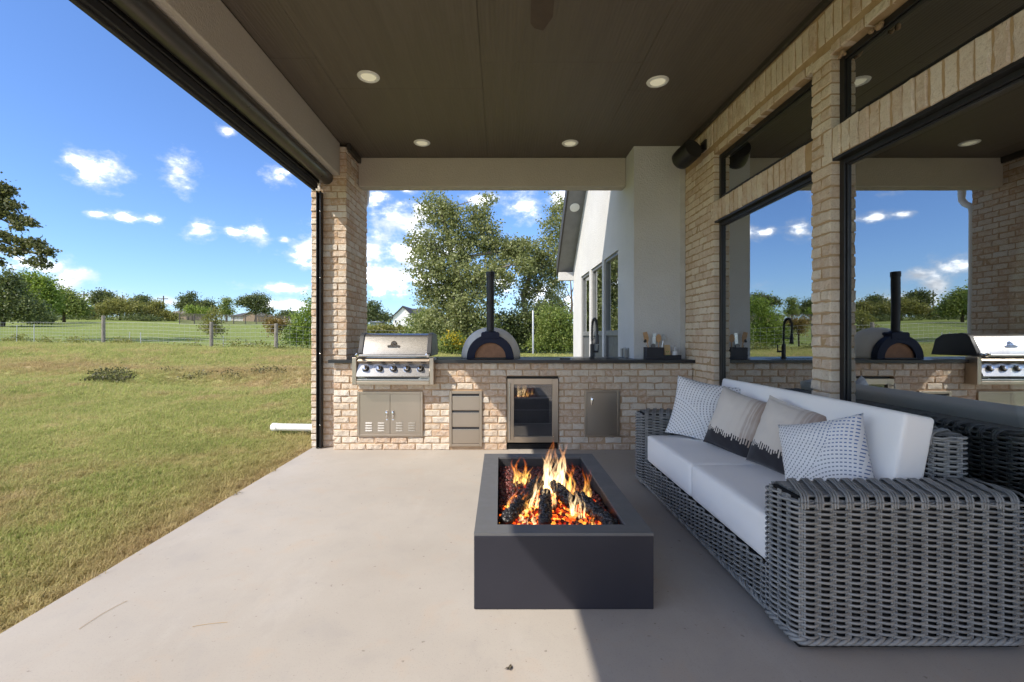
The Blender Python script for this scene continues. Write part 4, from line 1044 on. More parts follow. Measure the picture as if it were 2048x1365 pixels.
# ------------------------------------------------------------------ wicker sofa
wk = NT('grey_wicker'); v = wk.pos(); isl = wk.n('ShaderNodeNewGeometry').outputs['Random Per Island']
wc = wk.ramp(wk.math('ADD', wk.math('MULTIPLY', isl, 0.6), wk.math('MULTIPLY', wk.noise(9, 3, 0.5, v), 0.4)), [(0.2, (0.19, 0.19, 0.185)), (0.8, (0.29, 0.29, 0.28))])
M['wicker'] = wk.done(wk.pbsdf(base=wc, rough=0.48, spec=0.45))
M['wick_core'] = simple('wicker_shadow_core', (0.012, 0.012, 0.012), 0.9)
SXA, SXB, SYA, SYB = 1.118, 1.975, 1.712, 3.75
AH = 0.585; PITCH = 0.056; DZ = 0.0107; SR = 0.0051; AMP = 0.0122
sofa = thing('wicker_sofa', 'grey wicker sofa with thick white cushions along the window wall', 'sofa', (1.55, 2.73, 0))
def rounded_loop(x0, x1, y0, y1, r, step):
    cs = [((x1 - r, y0 + r), -math.pi / 2), ((x1 - r, y1 - r), 0), ((x0 + r, y1 - r), math.pi / 2), ((x0 + r, y0 + r), math.pi)]
    pts = []; nor = []
    for (c, a0_) in cs:
        for t in np.linspace(0, math.pi / 2, 10):
            a = a0_ + t; pts.append((c[0] + r * math.cos(a), c[1] + r * math.sin(a))); nor.append((math.cos(a), math.sin(a)))
    pts.append(pts[0]); nor.append(nor[0])
    P = np.array(pts); Nn = np.array(nor); d = np.concatenate([[0], np.cumsum(np.linalg.norm(np.diff(P, axis=0), axis=1))])
    n_half = 2 * round(d[-1] / PITCH / 2); N = n_half * step
    s = np.linspace(0, d[-1], N, endpoint=False)
    X = np.stack([np.interp(s, d, P[:, 0]), np.interp(s, d, P[:, 1])], 1); NN = np.stack([np.interp(s, d, Nn[:, 0]), np.interp(s, d, Nn[:, 1])], 1)
    NN /= np.linalg.norm(NN, axis=1, keepdims=True)
    return X, NN, np.linspace(0, n_half * math.pi, N, endpoint=False), n_half
def shaped(ph, k):
    q = np.sin(ph + k * math.pi); return np.sign(q) * np.abs(q) ** 0.85
def weave_loop(nb, x0, x1, y0, y1, z0, z1, r=0.035, step=6):
    X, NN, ph, nh = rounded_loop(x0, x1, y0, y1, r, step); paths = []
    k = 0; z = z0
    while z < z1:
        off = AMP * shaped(ph, k) + RNG.normal(0, 0.0004, len(ph))
        p = np.zeros((len(X), 3)); p[:, :2] = X + NN * off[:, None]; p[:, 2] = z + RNG.normal(0, 0.0005) + RNG.normal(0, 0.0003, len(ph))
        paths.append(p); k += 1; z += DZ
    nb.add(sweep(np.array(paths), SR, 6, True))
    # upright stakes, three thin rods to a bundle
    st_ = []
    for i in range(nh):
        j = i * step
        tang = np.array([-NN[j, 1], NN[j, 0]])
        for o_ in (-0.0085, 0, 0.0085):
            q = X[j] + tang * o_; st_.append([(q[0], q[1], z0 - 0.01), (q[0], q[1], z1 + 0.004)])
    nb.add(sweep(np.array(st_), 0.0036, 5))
def braid(nb, X, NN, z, amp=0.009, r=0.0078, wl=0.10, strands=3, closed=True):
    d = np.concatenate([[0], np.cumsum(np.linalg.norm(np.diff(X, axis=0), axis=1))]); tot = d[-1]
    n = max(2, round(tot / wl)); ps = []
    for s_ in range(strands):
        a = d / tot * n * 2 * math.pi + s_ * 2 * math.pi / strands
        p = np.zeros((len(X), 3)); p[:, :2] = X + NN * (amp * np.cos(a))[:, None]; p[:, 2] = z + amp * 0.9 * np.sin(a); ps.append(p)
    nb.add(sweep(np.array(ps), r, 7, closed))
def top_wraps(nb, x0, x1, y0, y1, h, along='x', shift=0.09, rep=3, r=0.0046):
    """strand bundles that climb one face, cross the top on the skew and drop down the other face"""
    n = int((x1 - x0) / PITCH) if along == 'x' else int((y1 - y0) / PITCH)
    ps = []
    for i in range(n + 1):
        for q in range(rep):
            o_ = (q - (rep - 1) / 2) * 0.0105
            if along == 'x':
                a = x0 + 0.02 + i * PITCH + o_; lim0, lim1, w0, w1 = x0, x1, y0, y1
            else:
                a = y0 + 0.02 + i * PITCH + o_; lim0, lim1, w0, w1 = y0, y1, x0, x1
            prof = [(0, w0 - 0.013, h - 0.040), (0, w0 - 0.014, h - 0.018), (0.05, w0 - 0.004, h - 0.001), (0.16, w0 + 0.020, h + 0.010), (0.34, w0 + 0.33 * (w1 - w0), h + 0.0065), (0.5, (w0 + w1) / 2, h + 0.010), (0.66, w0 + 0.67 * (w1 - w0), h + 0.0065), (0.84, w1 - 0.020, h + 0.010), (0.95, w1 + 0.004, h - 0.001), (1, w1 + 0.014, h - 0.018), (1, w1 + 0.013, h - 0.040)]
            sg = 1 if (along == 'x') else 1
            pts = []
            for (t, w_, z_) in prof:
                aa = min(max(a + shift * (t - 0.0) * sg, lim0 + 0.006), lim1 - 0.006)
                pts.append((aa, w_, z_) if along == 'x' else (w_, aa, z_))
            P = np.array(pts); tt = np.linspace(0, len(P) - 1, 26)
            ps.append(np.stack([np.interp(tt, np.arange(len(P)), P[:, c_]) for c_ in range(3)], 1))
    nb.add(sweep(np.array(ps), r, 6))
def weave_part(name, nb, label=None):
    o = put(name, nb.mesh(name, world_loc(sofa)), M['wicker'], sofa, smooth='full', label=label); o['kind'] = 'stuff'; return o
for (ya, yb, far) in ((SYA, SYA + 0.205, 0), (SYB - 0.20, SYB, 1)):
    nb = NPB(); weave_loop(nb, SXA, SXB, ya, yb, 0.062, AH - 0.012)
    X, NN, ph, nh = rounded_loop(SXA, SXB, ya, yb, 0.035, 10)
    braid(nb, X, NN, 0.042); 
    X2, NN2, _, _ = rounded_loop(SXA + 0.004, SXB - 0.004, ya + 0.004, yb - 0.004, 0.035, 10)
    braid(nb, X2, NN2, AH - 0.026, 0.005, 0.0052, 0.16, 2)
    top_wraps(nb, SXA, SXB, ya, yb, AH)
    # lengthwise strands under the wraps close the top
    ls = [[(SXA + 0.03, ya + 0.02 + i * 0.0125, AH - 0.004), (SXB - 0.03, ya + 0.02 + i * 0.0125, AH - 0.004)] for i in range(14)]
    nb.add(sweep(np.array(ls), 0.0055, 6))
    weave_part('woven_arm', nb)
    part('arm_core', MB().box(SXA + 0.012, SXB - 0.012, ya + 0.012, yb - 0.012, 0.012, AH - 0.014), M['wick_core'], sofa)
BXA = 1.846
nb = NPB(); weave_loop(nb, BXA, SXB, SYA + 0.215, SYB - 0.21, 0.50, 0.757, 0.03)
X2, NN2, _, _ = rounded_loop(BXA + .004, SXB - .004, SYA + 0.219, SYB - 0.214, 0.03, 10); braid(nb, X2, NN2, 0.745, 0.005, 0.0052, 0.16, 2)
top_wraps(nb, BXA, SXB, SYA + 0.215, SYB - 0.21, 0.77, 'y', 0.07)
nb.add(sweep(np.array([[(BXA + 0.02 + i * 0.0125, SYA + 0.23, 0.766), (BXA + 0.02 + i * 0.0125, SYB - 0.225, 0.766)] for i in range(9)]), 0.0055, 6))
weave_part('woven_back', nb)
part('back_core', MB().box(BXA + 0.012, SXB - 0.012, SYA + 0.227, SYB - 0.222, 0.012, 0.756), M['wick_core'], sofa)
# woven apron under the seat
ya, yb = SYA + 0.205, SYB - 0.20; nh = round((yb - ya) / PITCH); N = nh * 6
yy = np.linspace(ya, yb, N + 1); ph = np.linspace(0, nh * math.pi, N + 1); ps = []
k = 0; z = 0.062
while z < 0.212:
    p = np.zeros((N + 1, 3)); p[:, 0] = SXA + 0.016 - AMP * shaped(ph, k); p[:, 1] = yy; p[:, 2] = z + RNG.normal(0, 0.0005); ps.append(p); k += 1; z += DZ
nb = NPB(); nb.add(sweep(np.array(ps), SR, 6))
nb.add(sweep(np.array([[(SXA + 0.016, ya + i * PITCH + o_, 0.05), (SXA + 0.016, ya + i * PITCH + o_, 0.214)] for i in range(1, nh) for o_ in (-0.0085, 0, 0.0085)]), 0.0036, 5))
fx_ = np.stack([np.full(N + 1, SXA + 0.014), yy], 1); braid(nb, fx_, np.tile([-1.0, 0.0], (N + 1, 1)), 0.042, closed=False)
weave_part('woven_apron', nb)
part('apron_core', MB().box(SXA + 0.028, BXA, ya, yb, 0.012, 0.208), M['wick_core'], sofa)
ft = MB()
for (xx, y_) in ((SXA + 0.03, SYA + 0.03), (SXB - 0.06, SYA + 0.03), (SXA + 0.03, SYB - 0.07), (SXB - 0.06, SYB - 0.07)):
    part('foot', MB().box(xx, xx + 0.04, y_, y_ + 0.04, 0.0, 0.013), M['black'], sofa)

def rounded_box(sx, sy, sz, r, n=14, puff=0.0):
    vs = []; fs = []; idx = {}
    def key(p): return (round(p[0], 5), round(p[1], 5), round(p[2], 5))
    for ax in range(3):
        for sg in (-1, 1):
            g = {}
            for i in range(n + 1):
                for j in range(n + 1):
                    a = -math.cos(math.pi * i / n); b = -math.cos(math.pi * j / n)
                    p = [0, 0, 0]; p[ax] = sg; p[(ax + 1) % 3] = a; p[(ax + 2) % 3] = b
                    kk = key(p)
                    if kk not in idx:
                        P = np.array(p) * np.array([sx, sy, sz]) / 2; inner = np.array([sx, sy, sz]) / 2 - r
                        q = np.clip(P, -inner, inner); d = P - q; L = np.linalg.norm(d)
                        P = q + d / L * r if L > 1e-9 else P
                        P[ax] += sg * puff * (1 - a * a) * (1 - b * b) if True else 0
                        idx[kk] = len(vs); vs.append(tuple(P))
                    g[i, j] = idx[kk]
            for i in range(n):
                for j in range(n):
                    f = (g[i, j], g[i + 1, j], g[i + 1, j + 1], g[i, j + 1]); fs.append(f if sg > 0 else f[::-1])
    mb = MB(); mb.add(vs, fs); return mb
cm = NT('white_canvas'); v = cm.obj()
cw = cm.math('ADD', cm.noise(2.4, 3, 0.5, v), cm.math('MULTIPLY', cm.noise(420, 2, 0.5, v), 0.06))
M['canvas'] = cm.done(cm.pbsdf(base=cm.ramp(cm.noise(3, 3, 0.5, v), [(0.3, (0.83, 0.81, 0.785)), (0.7, (0.87, 0.85, 0.825))]), rough=0.85, spec=0.2, sheen=0.1, normal=cm.bump(cw, 0.35, 0.02)))
for (a, b) in ((1.925, 2.728), (2.734, 3.542)):
    put('seat_cushion', rounded_box(1.80 - 1.142, b - a, 0.205, 0.022, 14, 0.008).mesh('seat_cushion'), M['canvas'], sofa, Vector(((1.142 + 1.80) / 2, (a + b) / 2, 0.318)) - sofa.location, smooth='full')
bc_ = put('back_cushion', rounded_box(0.135, 1.60, 0.445, 0.017, 18, 0.004).mesh('back_cushion'), M['canvas'], sofa, Vector((1.748, 2.735, 0.632)) - sofa.location, smooth='full'); bc_.rotation_euler = (0, R(11), 0)

# ------------------------------------------------------------------ throw pillows
def pillow_mesh(w, h, t, n=26, seed=0):
    vs = []; fs = []
    for s_ in (-1, 1):
        for i in range(n + 1):
            for j in range(n + 1):
                u = -1 + 2 * i / n; v_ = -1 + 2 * j / n
                e = ((1 - u ** 2) * (1 - v_ ** 2))
                th = t * (max(e, 0) ** 0.42)
                x = w / 2 * u * (1 - 0.085 * (1 - v_ * v_) * abs(u)); z = h / 2 * v_ * (1 - 0.085 * (1 - u * u) * abs(v_))
                wr = 0.010 * mnoise.noise(Vector((u * 2.2 + seed, v_ * 2.2, s_ * 3.0))) * max(e, 0) ** 0.3 + 0.004 * mnoise.noise(Vector((u * 6 + seed, v_ * 6, s_)))
                vs.append((x, s_ * (th + (wr if e > 0.001 else 0)), z))
    m1 = (n + 1) ** 2
    for s_ in (0, 1):
        for i in range(n):
            for j in range(n):
                a = s_ * m1 + i * (n + 1) + j; f = (a, a + n + 1, a + n + 2, a + 1); fs.append(f if s_ == 0 else f[::-1])
    rim = [i * (n + 1) for i in range(n + 1)] + [n * (n + 1) + j for j in range(1, n + 1)] + [i * (n + 1) + n for i in reversed(range(n))] + [j for j in reversed(range(1, n))]
    for a, b in zip(rim, rim[1:] + rim[:1]): fs.append((a, b, m1 + b, m1 + a))
    mb = MB(); mb.add(vs, fs); return mb
def fabric_bump(m, v): return m.bump(m.math('ADD', m.noise(5, 3, 0.5, v), m.math('MULTIPLY', m.noise(500, 2, 0.5, v), 0.1)), 0.3, 0.01)
def ombre_mat():
    m = NT('ombre_ikat'); v = m.obj(); s = m.n('ShaderNodeSeparateXYZ', {0: v}); x, z = s.outputs[0], s.outputs[2]
    col_id = m.math('FLOOR', m.math('MULTIPLY', x, 125))
    wn = m.n('ShaderNodeTexWhiteNoise', {'W': col_id}, noise_dimensions='1D').outputs['Value']
    wn2 = m.n('ShaderNodeTexWhiteNoise', {'W': m.math('ADD', col_id, 37.3)}, noise_dimensions='1D').outputs['Value']
    grad = m.math('ADD', m.math('ADD', m.math('MULTIPLY', x, 2.1), m.math('MULTIPLY', m.math('ABSOLUTE', m.math('SUBTRACT', z, 0.02)), 0.7)), m.math('ADD', m.math('MULTIPLY', m.math('SUBTRACT', wn2, 0.5), 0.11), m.math('MULTIPLY', m.noise(7, 3, 0.6, m.mapping(v, (2, 1, 1))), 0.22)))
    c = m.ramp(grad, [(0.0, (0.62, 0.565, 0.50)), (0.30, (0.58, 0.52, 0.46)), (0.52, (0.30, 0.215, 0.17)), (0.66, (0.20, 0.125, 0.09)), (0.8, (0.36, 0.30, 0.27)), (1.0, (0.25, 0.20, 0.19))])
    grey = m.range(z, 0.10, 0.22, 0, 0.35); c = m.mix(grey, c, (0.33, 0.29, 0.27))
    par = m.math('MULTIPLY', m.math('SUBTRACT', m.math('FRACT', m.math('MULTIPLY', col_id, 0.5)), 0.25), 0.055)
    edge = m.math('SUBTRACT', z, m.math('ADD', -0.085, m.math('ADD', par, m.math('MULTIPLY', m.math('SUBTRACT', wn, 0.5), 0.022))))
    c = m.mix(m.range(edge, -0.002, 0.002, 1, 0), c, (0.022, 0.021, 0.026))
    return m.done(m.pbsdf(base=c, rough=0.8, spec=0.25, sheen=0.2, normal=fabric_bump(m, v)))
def dash_mat(name, ink, ink2, dens, c1, c2, rad):
    m = NT(name); v = m.obj(); s = m.n('ShaderNodeSeparateXYZ', {0: v}); x, z = s.outputs[0], s.outputs[2]
    def rings(c):
        dx = m.math('SUBTRACT', x, c[0]); dz = m.math('SUBTRACT', z, c[1])
        r = m.math('SQRT', m.math('ADD', m.math('MULTIPLY', dx, dx), m.math('MULTIPLY', dz, dz)))
        rr = m.math('DIVIDE', r, dens); idx = m.math('FLOOR', rr); fr_ = m.math('FRACT', rr)
        line = m.math('MULTIPLY', m.math('GREATER_THAN', fr_, 0.30), m.math('LESS_THAN', fr_, 0.62))
        th = m.math('ARCTAN2', dz, dx)
        da = m.math('FRACT', m.math('ADD', m.math('MULTIPLY', th, m.math('MULTIPLY', m.math('ADD', idx, 1.0), 1.15)), m.math('MULTIPLY', idx, 0.37)))
        return r, m.math('MULTIPLY', line, m.math('LESS_THAN', da, 0.58))
    r1, d1 = rings(c1); r2, d2 = rings(c2)
    use = m.math('LESS_THAN', r1, rad)
    d = m.math('ADD', m.math('MULTIPLY', use, d1), m.math('MULTIPLY', m.math('SUBTRACT', 1.0, use), d2))
    inkc = m.mix(m.range(m.math('ADD', x, m.math('MULTIPLY', z, 0.6)), 0.02, 0.2), ink, ink2)
    c = m.mix(d, (0.71, 0.71, 0.72), inkc)
    return m.done(m.pbsdf(base=c, rough=0.85, spec=0.2, sheen=0.15, normal=fabric_bump(m, v)))
def pillow(label, c, n, up, w, h, t, mat, seed, roll=0.0):
    o = put('throw_pillow', pillow_mesh(w, h, t, seed=seed).mesh('throw_pillow'), mat, None, c, smooth='full')
    n = Vector(n).normalized(); y = -n; z = (Vector(up) - n * Vector(up).dot(n)).normalized(); x = y.cross(z)
    q = Matrix((x, y, z)).transposed() @ Matrix.Rotation(roll, 3, 'Y')
    o.rotation_euler = q.to_euler(); return tag(o, label, 'pillow', 'throw pillows on the sofa')
M['ombre'] = ombre_mat()
pillow('white pillow with thin grey dashed arcs at the far arm of the sofa', (1.50, 3.36, 0.635), (-0.60, -0.80, 0.24), (0.12, 0, 1), 0.47, 0.45, 0.085, dash_mat('grey_dash_print', (0.23, 0.23, 0.25), (0.20, 0.20, 0.23), 0.0215, (-0.26, -0.30), (0.28, 0.06), 0.37), 1, R(3))
pillow('cream and brown pillow with black jagged bottom beside the far dashed pillow', (1.575, 3.00, 0.605), (-0.90, -0.42, 0.28), (0.25, 0, 1), 0.43, 0.42, 0.08, M['ombre'], 2, R(5))
pillow('cream and brown pillow with black jagged bottom overlapped by the bluish near pillow', (1.62, 2.56, 0.605), (-0.94, -0.30, 0.30), (0.25, 0, 1), 0.43, 0.42, 0.08, M['ombre'], 5, R(4))
pillow('plump white pillow with dense blue grey dots leaning by the near arm', (1.545, 2.17, 0.60), (-0.86, -0.42, 0.30), (0.28, 0.1, 1), 0.395, 0.395, 0.105, dash_mat('blue_glow_dash_print', (0.20, 0.22, 0.25), (0.06, 0.13, 0.33), 0.0175, (-0.30, 0.22), (0.1, -0.34), 0.40), 8, R(-20))  # bluer second ink paints a blue reflection into one side of the print

# ------------------------------------------------------------------ fire pit
FX0, FX1, FY0, FY1, FH = -0.113, 0.668, 1.978, 3.31, 0.333
pit = thing('fire_pit', 'rectangular charcoal metal gas fire pit burning on the patio', 'fire pit', (0.28, 2.64, 0))
gm = NT('graphite_powder_coat'); v = gm.pos()
M['graphite'] = gm.done(gm.pbsdf(base=gm.ramp(gm.noise(3, 4, 0.5, v), [(0.3, (0.020, 0.0205, 0.029)), (0.7, (0.026, 0.026, 0.036))]), rough=0.48, spec=0.4, normal=gm.bump(gm.noise(300, 2, 0.5, v), 0.08, 0.001)))
M['pit_rim'] = simple('grey_powder_coat', (0.118, 0.121, 0.125), 0.5, var=0.05)
ix0, ix1, iy0, iy1 = -0.012, 0.568, 2.068, 3.217; MH = 0.262
part('body', MB().box(FX0, FX1, FY0, FY0 + 0.03, 0.001, FH - 0.012).box(FX0, FX1, FY1 - 0.03, FY1, 0.001, FH - 0.012).box(FX0, FX0 + 0.03, FY0 + 0.03, FY1 - 0.03, 0.001, FH - 0.012).box(FX1 - 0.03, FX1, FY0 + 0.03, FY1 - 0.03, 0.001, FH - 0.012), M['graphite'], pit, bevel=0.004)
part('rim', MB().box(FX0, FX1, FY0, iy0, FH - 0.0118, FH).box(FX0, FX1, iy1, FY1, FH - 0.0118, FH).box(FX0, ix0, iy0, iy1, FH - 0.0118, FH).box(ix1, FX1, iy0, iy1, FH - 0.0118, FH), M['pit_rim'], pit)
part('burner_pan', MB().box(ix0 - 0.006, ix0, iy0, iy1, MH - 0.04, FH - 0.012).box(ix1, ix1 + 0.006, iy0, iy1, MH - 0.04, FH - 0.012).box(ix0, ix1, iy0 - 0.006, iy0, MH - 0.04, FH - 0.012).box(ix0, ix1, iy1, iy1 + 0.006, MH - 0.04, FH - 0.012).box(ix0, ix1, iy0, iy1, MH - 0.045, MH - 0.04), M['cast_black'], pit)
import bmesh
bm = bmesh.new(); bmesh.ops.create_icosphere(bm, subdivisions=1, radius=1.0); ICO_V = np.array([q.co[:] for q in bm.verts]); ICO_F = np.array([[q.index for q in f.verts] for f in bm.faces]); bm.free()
def rocks(name, pts, rad, mat, parent=None, kind=None, origin=(0, 0, 0)):
    V = []; F = []; c_ = 0
    for p in pts:
        s_ = rad * RNG.uniform(0.75, 1.25) * RNG.uniform(0.75, 1.15, 3); a = RNG.normal(size=(3, 3)); q, _ = np.linalg.qr(a)
        v_ = (ICO_V * (1 + RNG.normal(0, 0.07, (len(ICO_V), 1)))) * s_ @ q.T + np.array(p); V.append(v_); F.append(ICO_F + c_); c_ += len(v_)
    me = mesh_np(name, np.concatenate(V) - np.array(origin), np.concatenate(F))
    o = put(name, me, mat, parent, smooth='full')
    if kind: o['kind'] = kind
    return o
rm = NT('lava_rock'); isl = rm.n('ShaderNodeNewGeometry').outputs['Random Per Island']
M['lava'] = rm.done(rm.pbsdf(base=rm.ramp(isl, [(0.0, (0.02, 0.014, 0.014)), (0.5, (0.11, 0.026, 0.023)), (1.0, (0.20, 0.06, 0.05))]), rough=0.42, spec=0.5, normal=rm.bump(rm.noise(160, 3, 0.6, rm.pos()), 0.4, 0.003)))
rm = NT('charred_rock'); isl = rm.n('ShaderNodeNewGeometry').outputs['Random Per Island']
M['char'] = rm.done(rm.pbsdf(base=rm.ramp(isl, [(0, (0.010, 0.010, 0.012)), (1, (0.035, 0.033, 0.036))]), rough=0.42, spec=0.5, normal=rm.bump(rm.noise(160, 3, 0.6, rm.pos()), 0.4, 0.003)))
em = NT('glowing_ember'); isl = em.n('ShaderNodeNewGeometry').outputs['Random Per Island']; ep = em.noise(26, 4, 0.7, em.pos())
hot = em.math('ADD', em.math('MULTIPLY', isl, 0.5), em.math('MULTIPLY', ep, 0.45))
ecol = em.ramp(hot, [(0.30, (0.25, 0.004, 0.002)), (0.45, (0.8, 0.02, 0.004)), (0.6, (1.0, 0.12, 0.008)), (0.72, (1.0, 0.40, 0.05)), (0.82, (1.0, 0.62, 0.16))])
estr = em.range(hot, 0.36, 0.80, 0.03, 0.85)
M['ember'] = em.done(em.pbsdf(base=(0.05, 0.012, 0.01), rough=0.6, emit=ecol, estr=estr))
pts = []
for _ in range(4300):
    x, y = RNG.uniform(ix0 + 0.012, ix1 - 0.012), RNG.uniform(iy0 + 0.012, iy1 - 0.012)
    pts.append((x, y, MH - 0.008 + RNG.uniform(0, 0.016) + 0.012 * math.sin(9 * x) * math.sin(7 * y)))
LOGS = [((0.020, 2.20, 0.288), (0.235, 2.72, 0.325), 0.030, 'long charred log slanting up from the front corner of the fire'), ((0.214, 2.16, 0.285), (0.252, 2.53, 0.315), 0.028, 'short charred log in the middle of the fire pointing at the viewer'),
        ((0.315, 2.68, 0.315), (0.385, 2.42, 0.30), 0.030, 'stubby charred log behind the middle one'), ((0.425, 2.47, 0.318), (0.540, 2.14, 0.285), 0.033, 'thick charred log slanting toward the window side corner of the fire')]
def seg_d(p, a, b):
    a, b, p = np.array(a[:2]), np.array(b[:2]), np.array(p[:2]); t = np.clip(np.dot(p - a, b - a) / np.dot(b - a, b - a), 0, 1); return np.linalg.norm(p - a - t * (b - a))
lava = []; ember = []
for p in pts:
    d = min(seg_d(p, a, b) for a, b, _, _ in LOGS); y = p[1]
    heat = 0.8 * math.exp(-(d / 0.055) ** 2) + 1.0 * math.exp(-(((p[0] - 0.25) / 0.24) ** 2 + ((y - 2.30) / 0.17) ** 2)) + 0.5 * math.exp(-(((p[0] - 0.28) / 0.1) ** 2 + ((y - 2.7) / 0.15) ** 2)) - (0.4 if y > 2.85 else 0)
    (ember if RNG.uniform(0, 1) < heat * 0.9 else lava).append(p)
rocks('lava_rock', lava, 0.0122, M['lava'], pit, 'stuff', pit.location)
rocks('ember_rock', ember, 0.0112, M['ember'], pit, 'stuff', pit.location)
for (a, b, r, lab) in LOGS:
    a, b = Vector(a), Vector(b); t = thing('charred_log', lab, 'log', a, 'logs in the fire pit')
    d = b - a; steps = [a + d * f for f in np.linspace(0, 1, 8)]
    part('log_core', MB().tube([p + Vector((random.uniform(-.003, .003), 0, random.uniform(-.003, .003))) for p in steps], [r * 0.8 * random.uniform(0.9, 1.1) for _ in steps], 10), M['char'], t, smooth='full')
    u = d.normalized().orthogonal().normalized(); w_ = d.normalized().cross(u); q = []
    for k in range(int(d.length * 520)):
        f = random.random(); an = random.uniform(0, 2 * math.pi); q.append(tuple(a + d * f + (u * math.cos(an) + w_ * math.sin(an)) * r * 0.82))
    rocks('char_crust', q, 0.0135, M['char'], t, 'stuff', a)
# flames: real bodies of glowing gas
def flame_mat(name, stops, strength, sc):
    m = NT(name); v = m.obj(); s = m.n('ShaderNodeSeparateXYZ', {0: v}); z = s.outputs[2]
    n_ = m.noise(1.0, 5, 0.65, m.mapping(v, sc), 0.6)
    hgt = m.math('ADD', z, m.math('MULTIPLY', m.math('SUBTRACT', n_, 0.5), 0.30))
    c = m.ramp(hgt, stops)
    body = m.range(n_, 0.40, 0.62, 0.05, 1.0, True); fade = m.range(hgt, 0.05, 1.0, 1.0, 0.0)
    st_ = m.math('MULTIPLY', m.math('MULTIPLY', body, m.math('POWER', fade, 1.4)), strength)
    return m.done(None, m.n('ShaderNodeEmission', {0: c, 1: st_}).outputs[0])
FM = flame_mat('fire', [(0.0, (1.0, 0.62, 0.18)), (0.25, (1.0, 0.50, 0.10)), (0.5, (1.0, 0.26, 0.03)), (0.8, (1.0, 0.11, 0.015))], 50, (60, 60, 4.5))
FMW = flame_mat('white_hot_fire', [(0.0, (1.0, 0.72, 0.34)), (0.45, (1.0, 0.68, 0.36)), (0.65, (1.0, 0.42, 0.13)), (0.85, (1.0, 0.17, 0.03))], 60, (52, 52, 3.2))
def flame(label, base, top, r, mat, tongues=3, seed=0, spread=0.5):
    rr = random.Random(seed); base, top = Vector(base), Vector(top); H = (top - base).length; o0 = thing('flame', label, 'flame', base, 'flames in the fire pit') if False else None
    mb = MB(); d = top - base
    for k in range(tongues):
        ox, oy = rr.uniform(-1, 1) * r * spread, rr.uniform(-1, 1) * r * spread; hh = rr.uniform(0.35, 0.95) if k else 1.0
        ph_ = rr.uniform(0, 6); rk = rr.uniform(0.14, 0.34); path = []; rad = []
        for i in range(15):
            t = i / 14; wv = r * 0.75 * t * math.sin(ph_ + t * 6.5)
            q = d * (t * hh) + Vector((ox + wv, oy + wv * 0.5, 0)); path.append((q.x / 1, q.y, q.z)); rad.append(max(0.001, r * rk * (math.sin(math.pi * min(1, 0.22 + 0.78 * t)) ** 0.9) * (1 - 0.35 * t)))
        mb.tube(path, rad, 9)
    me = mb.mesh('flame')
    # local height runs 0..1 so that the glow follows the flame
    for v_ in me.vertices: v_.co.z /= max(0.05, abs(d.z)); 
    o = put('flame', me, mat, None, base, smooth='full'); o.scale = (1, 1, max(0.05, abs(d.z)))
    return tag(o, label, 'flame', 'flames in the fire pit')
flame('tall white hot flame rising from the middle of the logs', (0.30, 2.66, 0.275), (0.335, 2.74, 0.61), 0.046, FMW, 22, 3, 1.5)
flame('orange flame standing behind the long slanting log', (0.135, 2.80, 0.275), (0.14, 2.86, 0.46), 0.036, FM, 14, 5, 1.4)
flame('yellow flame licking along the middle side of the long log', (0.185, 2.40, 0.28), (0.275, 2.62, 0.45), 0.026, FMW, 13, 8, 1.4)
flame('orange flame rising beside the thick log', (0.475, 2.56, 0.275), (0.49, 2.62, 0.48), 0.026, FM, 11, 11, 1.3)
flame('bright flame curling in front of the thick log', (0.395, 2.30, 0.275), (0.400, 2.44, 0.45), 0.026, FMW, 13, 14, 1.4)
flame('low flame on the lawn side of the long log', (0.035, 2.26, 0.275), (0.115, 2.50, 0.38), 0.018, FM, 6, 17, 1.3)
flame('low wide flame at the front of the ember bed', (0.13, 2.22, 0.27), (0.155, 2.27, 0.35), 0.028, FMW, 9, 21, 1.9)
flame('thin flame between the middle log and the stubby log', (0.285, 2.42, 0.275), (0.30, 2.52, 0.46), 0.017, FMW, 5, 25, 0.8)
flame('low orange flame at the foot of the thick log', (0.44, 2.20, 0.272), (0.455, 2.28, 0.335), 0.022, FM, 6, 29, 1.8)

flame('low orange fire running along the lower half of the long log', (0.085, 2.36, 0.275), (0.135, 2.44, 0.40), 0.034, FM, 11, 33, 1.5)
flame('broad orange fire behind the stubby log', (0.385, 2.70, 0.275), (0.40, 2.76, 0.47), 0.036, FM, 13, 37, 1.5)
flame('small orange flame between the stubby log and the thick log', (0.40, 2.50, 0.275), (0.41, 2.56, 0.42), 0.022, FM, 8, 41, 1.3)

# litter on the slab
stm = simple('dry_straw', (0.48, 0.33, 0.16), 0.8)
for (pa, pb, bend, lab) in (((158, 1260), (255, 1203), 8, 'long dry straw lying on the slab near the lawn'), ((385, 1255), (455, 1246), 3, 'short dry straw lying on the slab further from the lawn')):
    def fl(q): d = 911 * EYE / (q[1] - 672); return Vector(((q[0] - 1000) * d / 911, d, 0.003))
    a, b = fl(pa), fl(pb); mid = (a + b) / 2 + Vector((-0.004, 0.004, 0)) * bend * 0.6
    pth = [a * (1 - t) ** 2 + mid * 2 * t * (1 - t) + b * t * t for t in np.linspace(0, 1, 10)]
    solo('dry_straw', MB().tube(pth, 0.0008, 5), stm, lab, 'straw', a, 'straws on the slab')
dl_ = MB(); q0 = fl((1018, 1337)) if True else None
for k in range(4):
    c_ = q0 + Vector((random.uniform(-.008, .008), random.uniform(-.012, .012), 0.004)); a = random.uniform(0, 6)
    u = Vector((math.cos(a), math.sin(a), 0)) * 0.012; w_ = Vector((-math.sin(a), math.cos(a), 0.5)) * 0.006
    dl_.add([c_ - u, c_ + w_, c_ + u, c_ - w_], [(0, 1, 2, 3)])
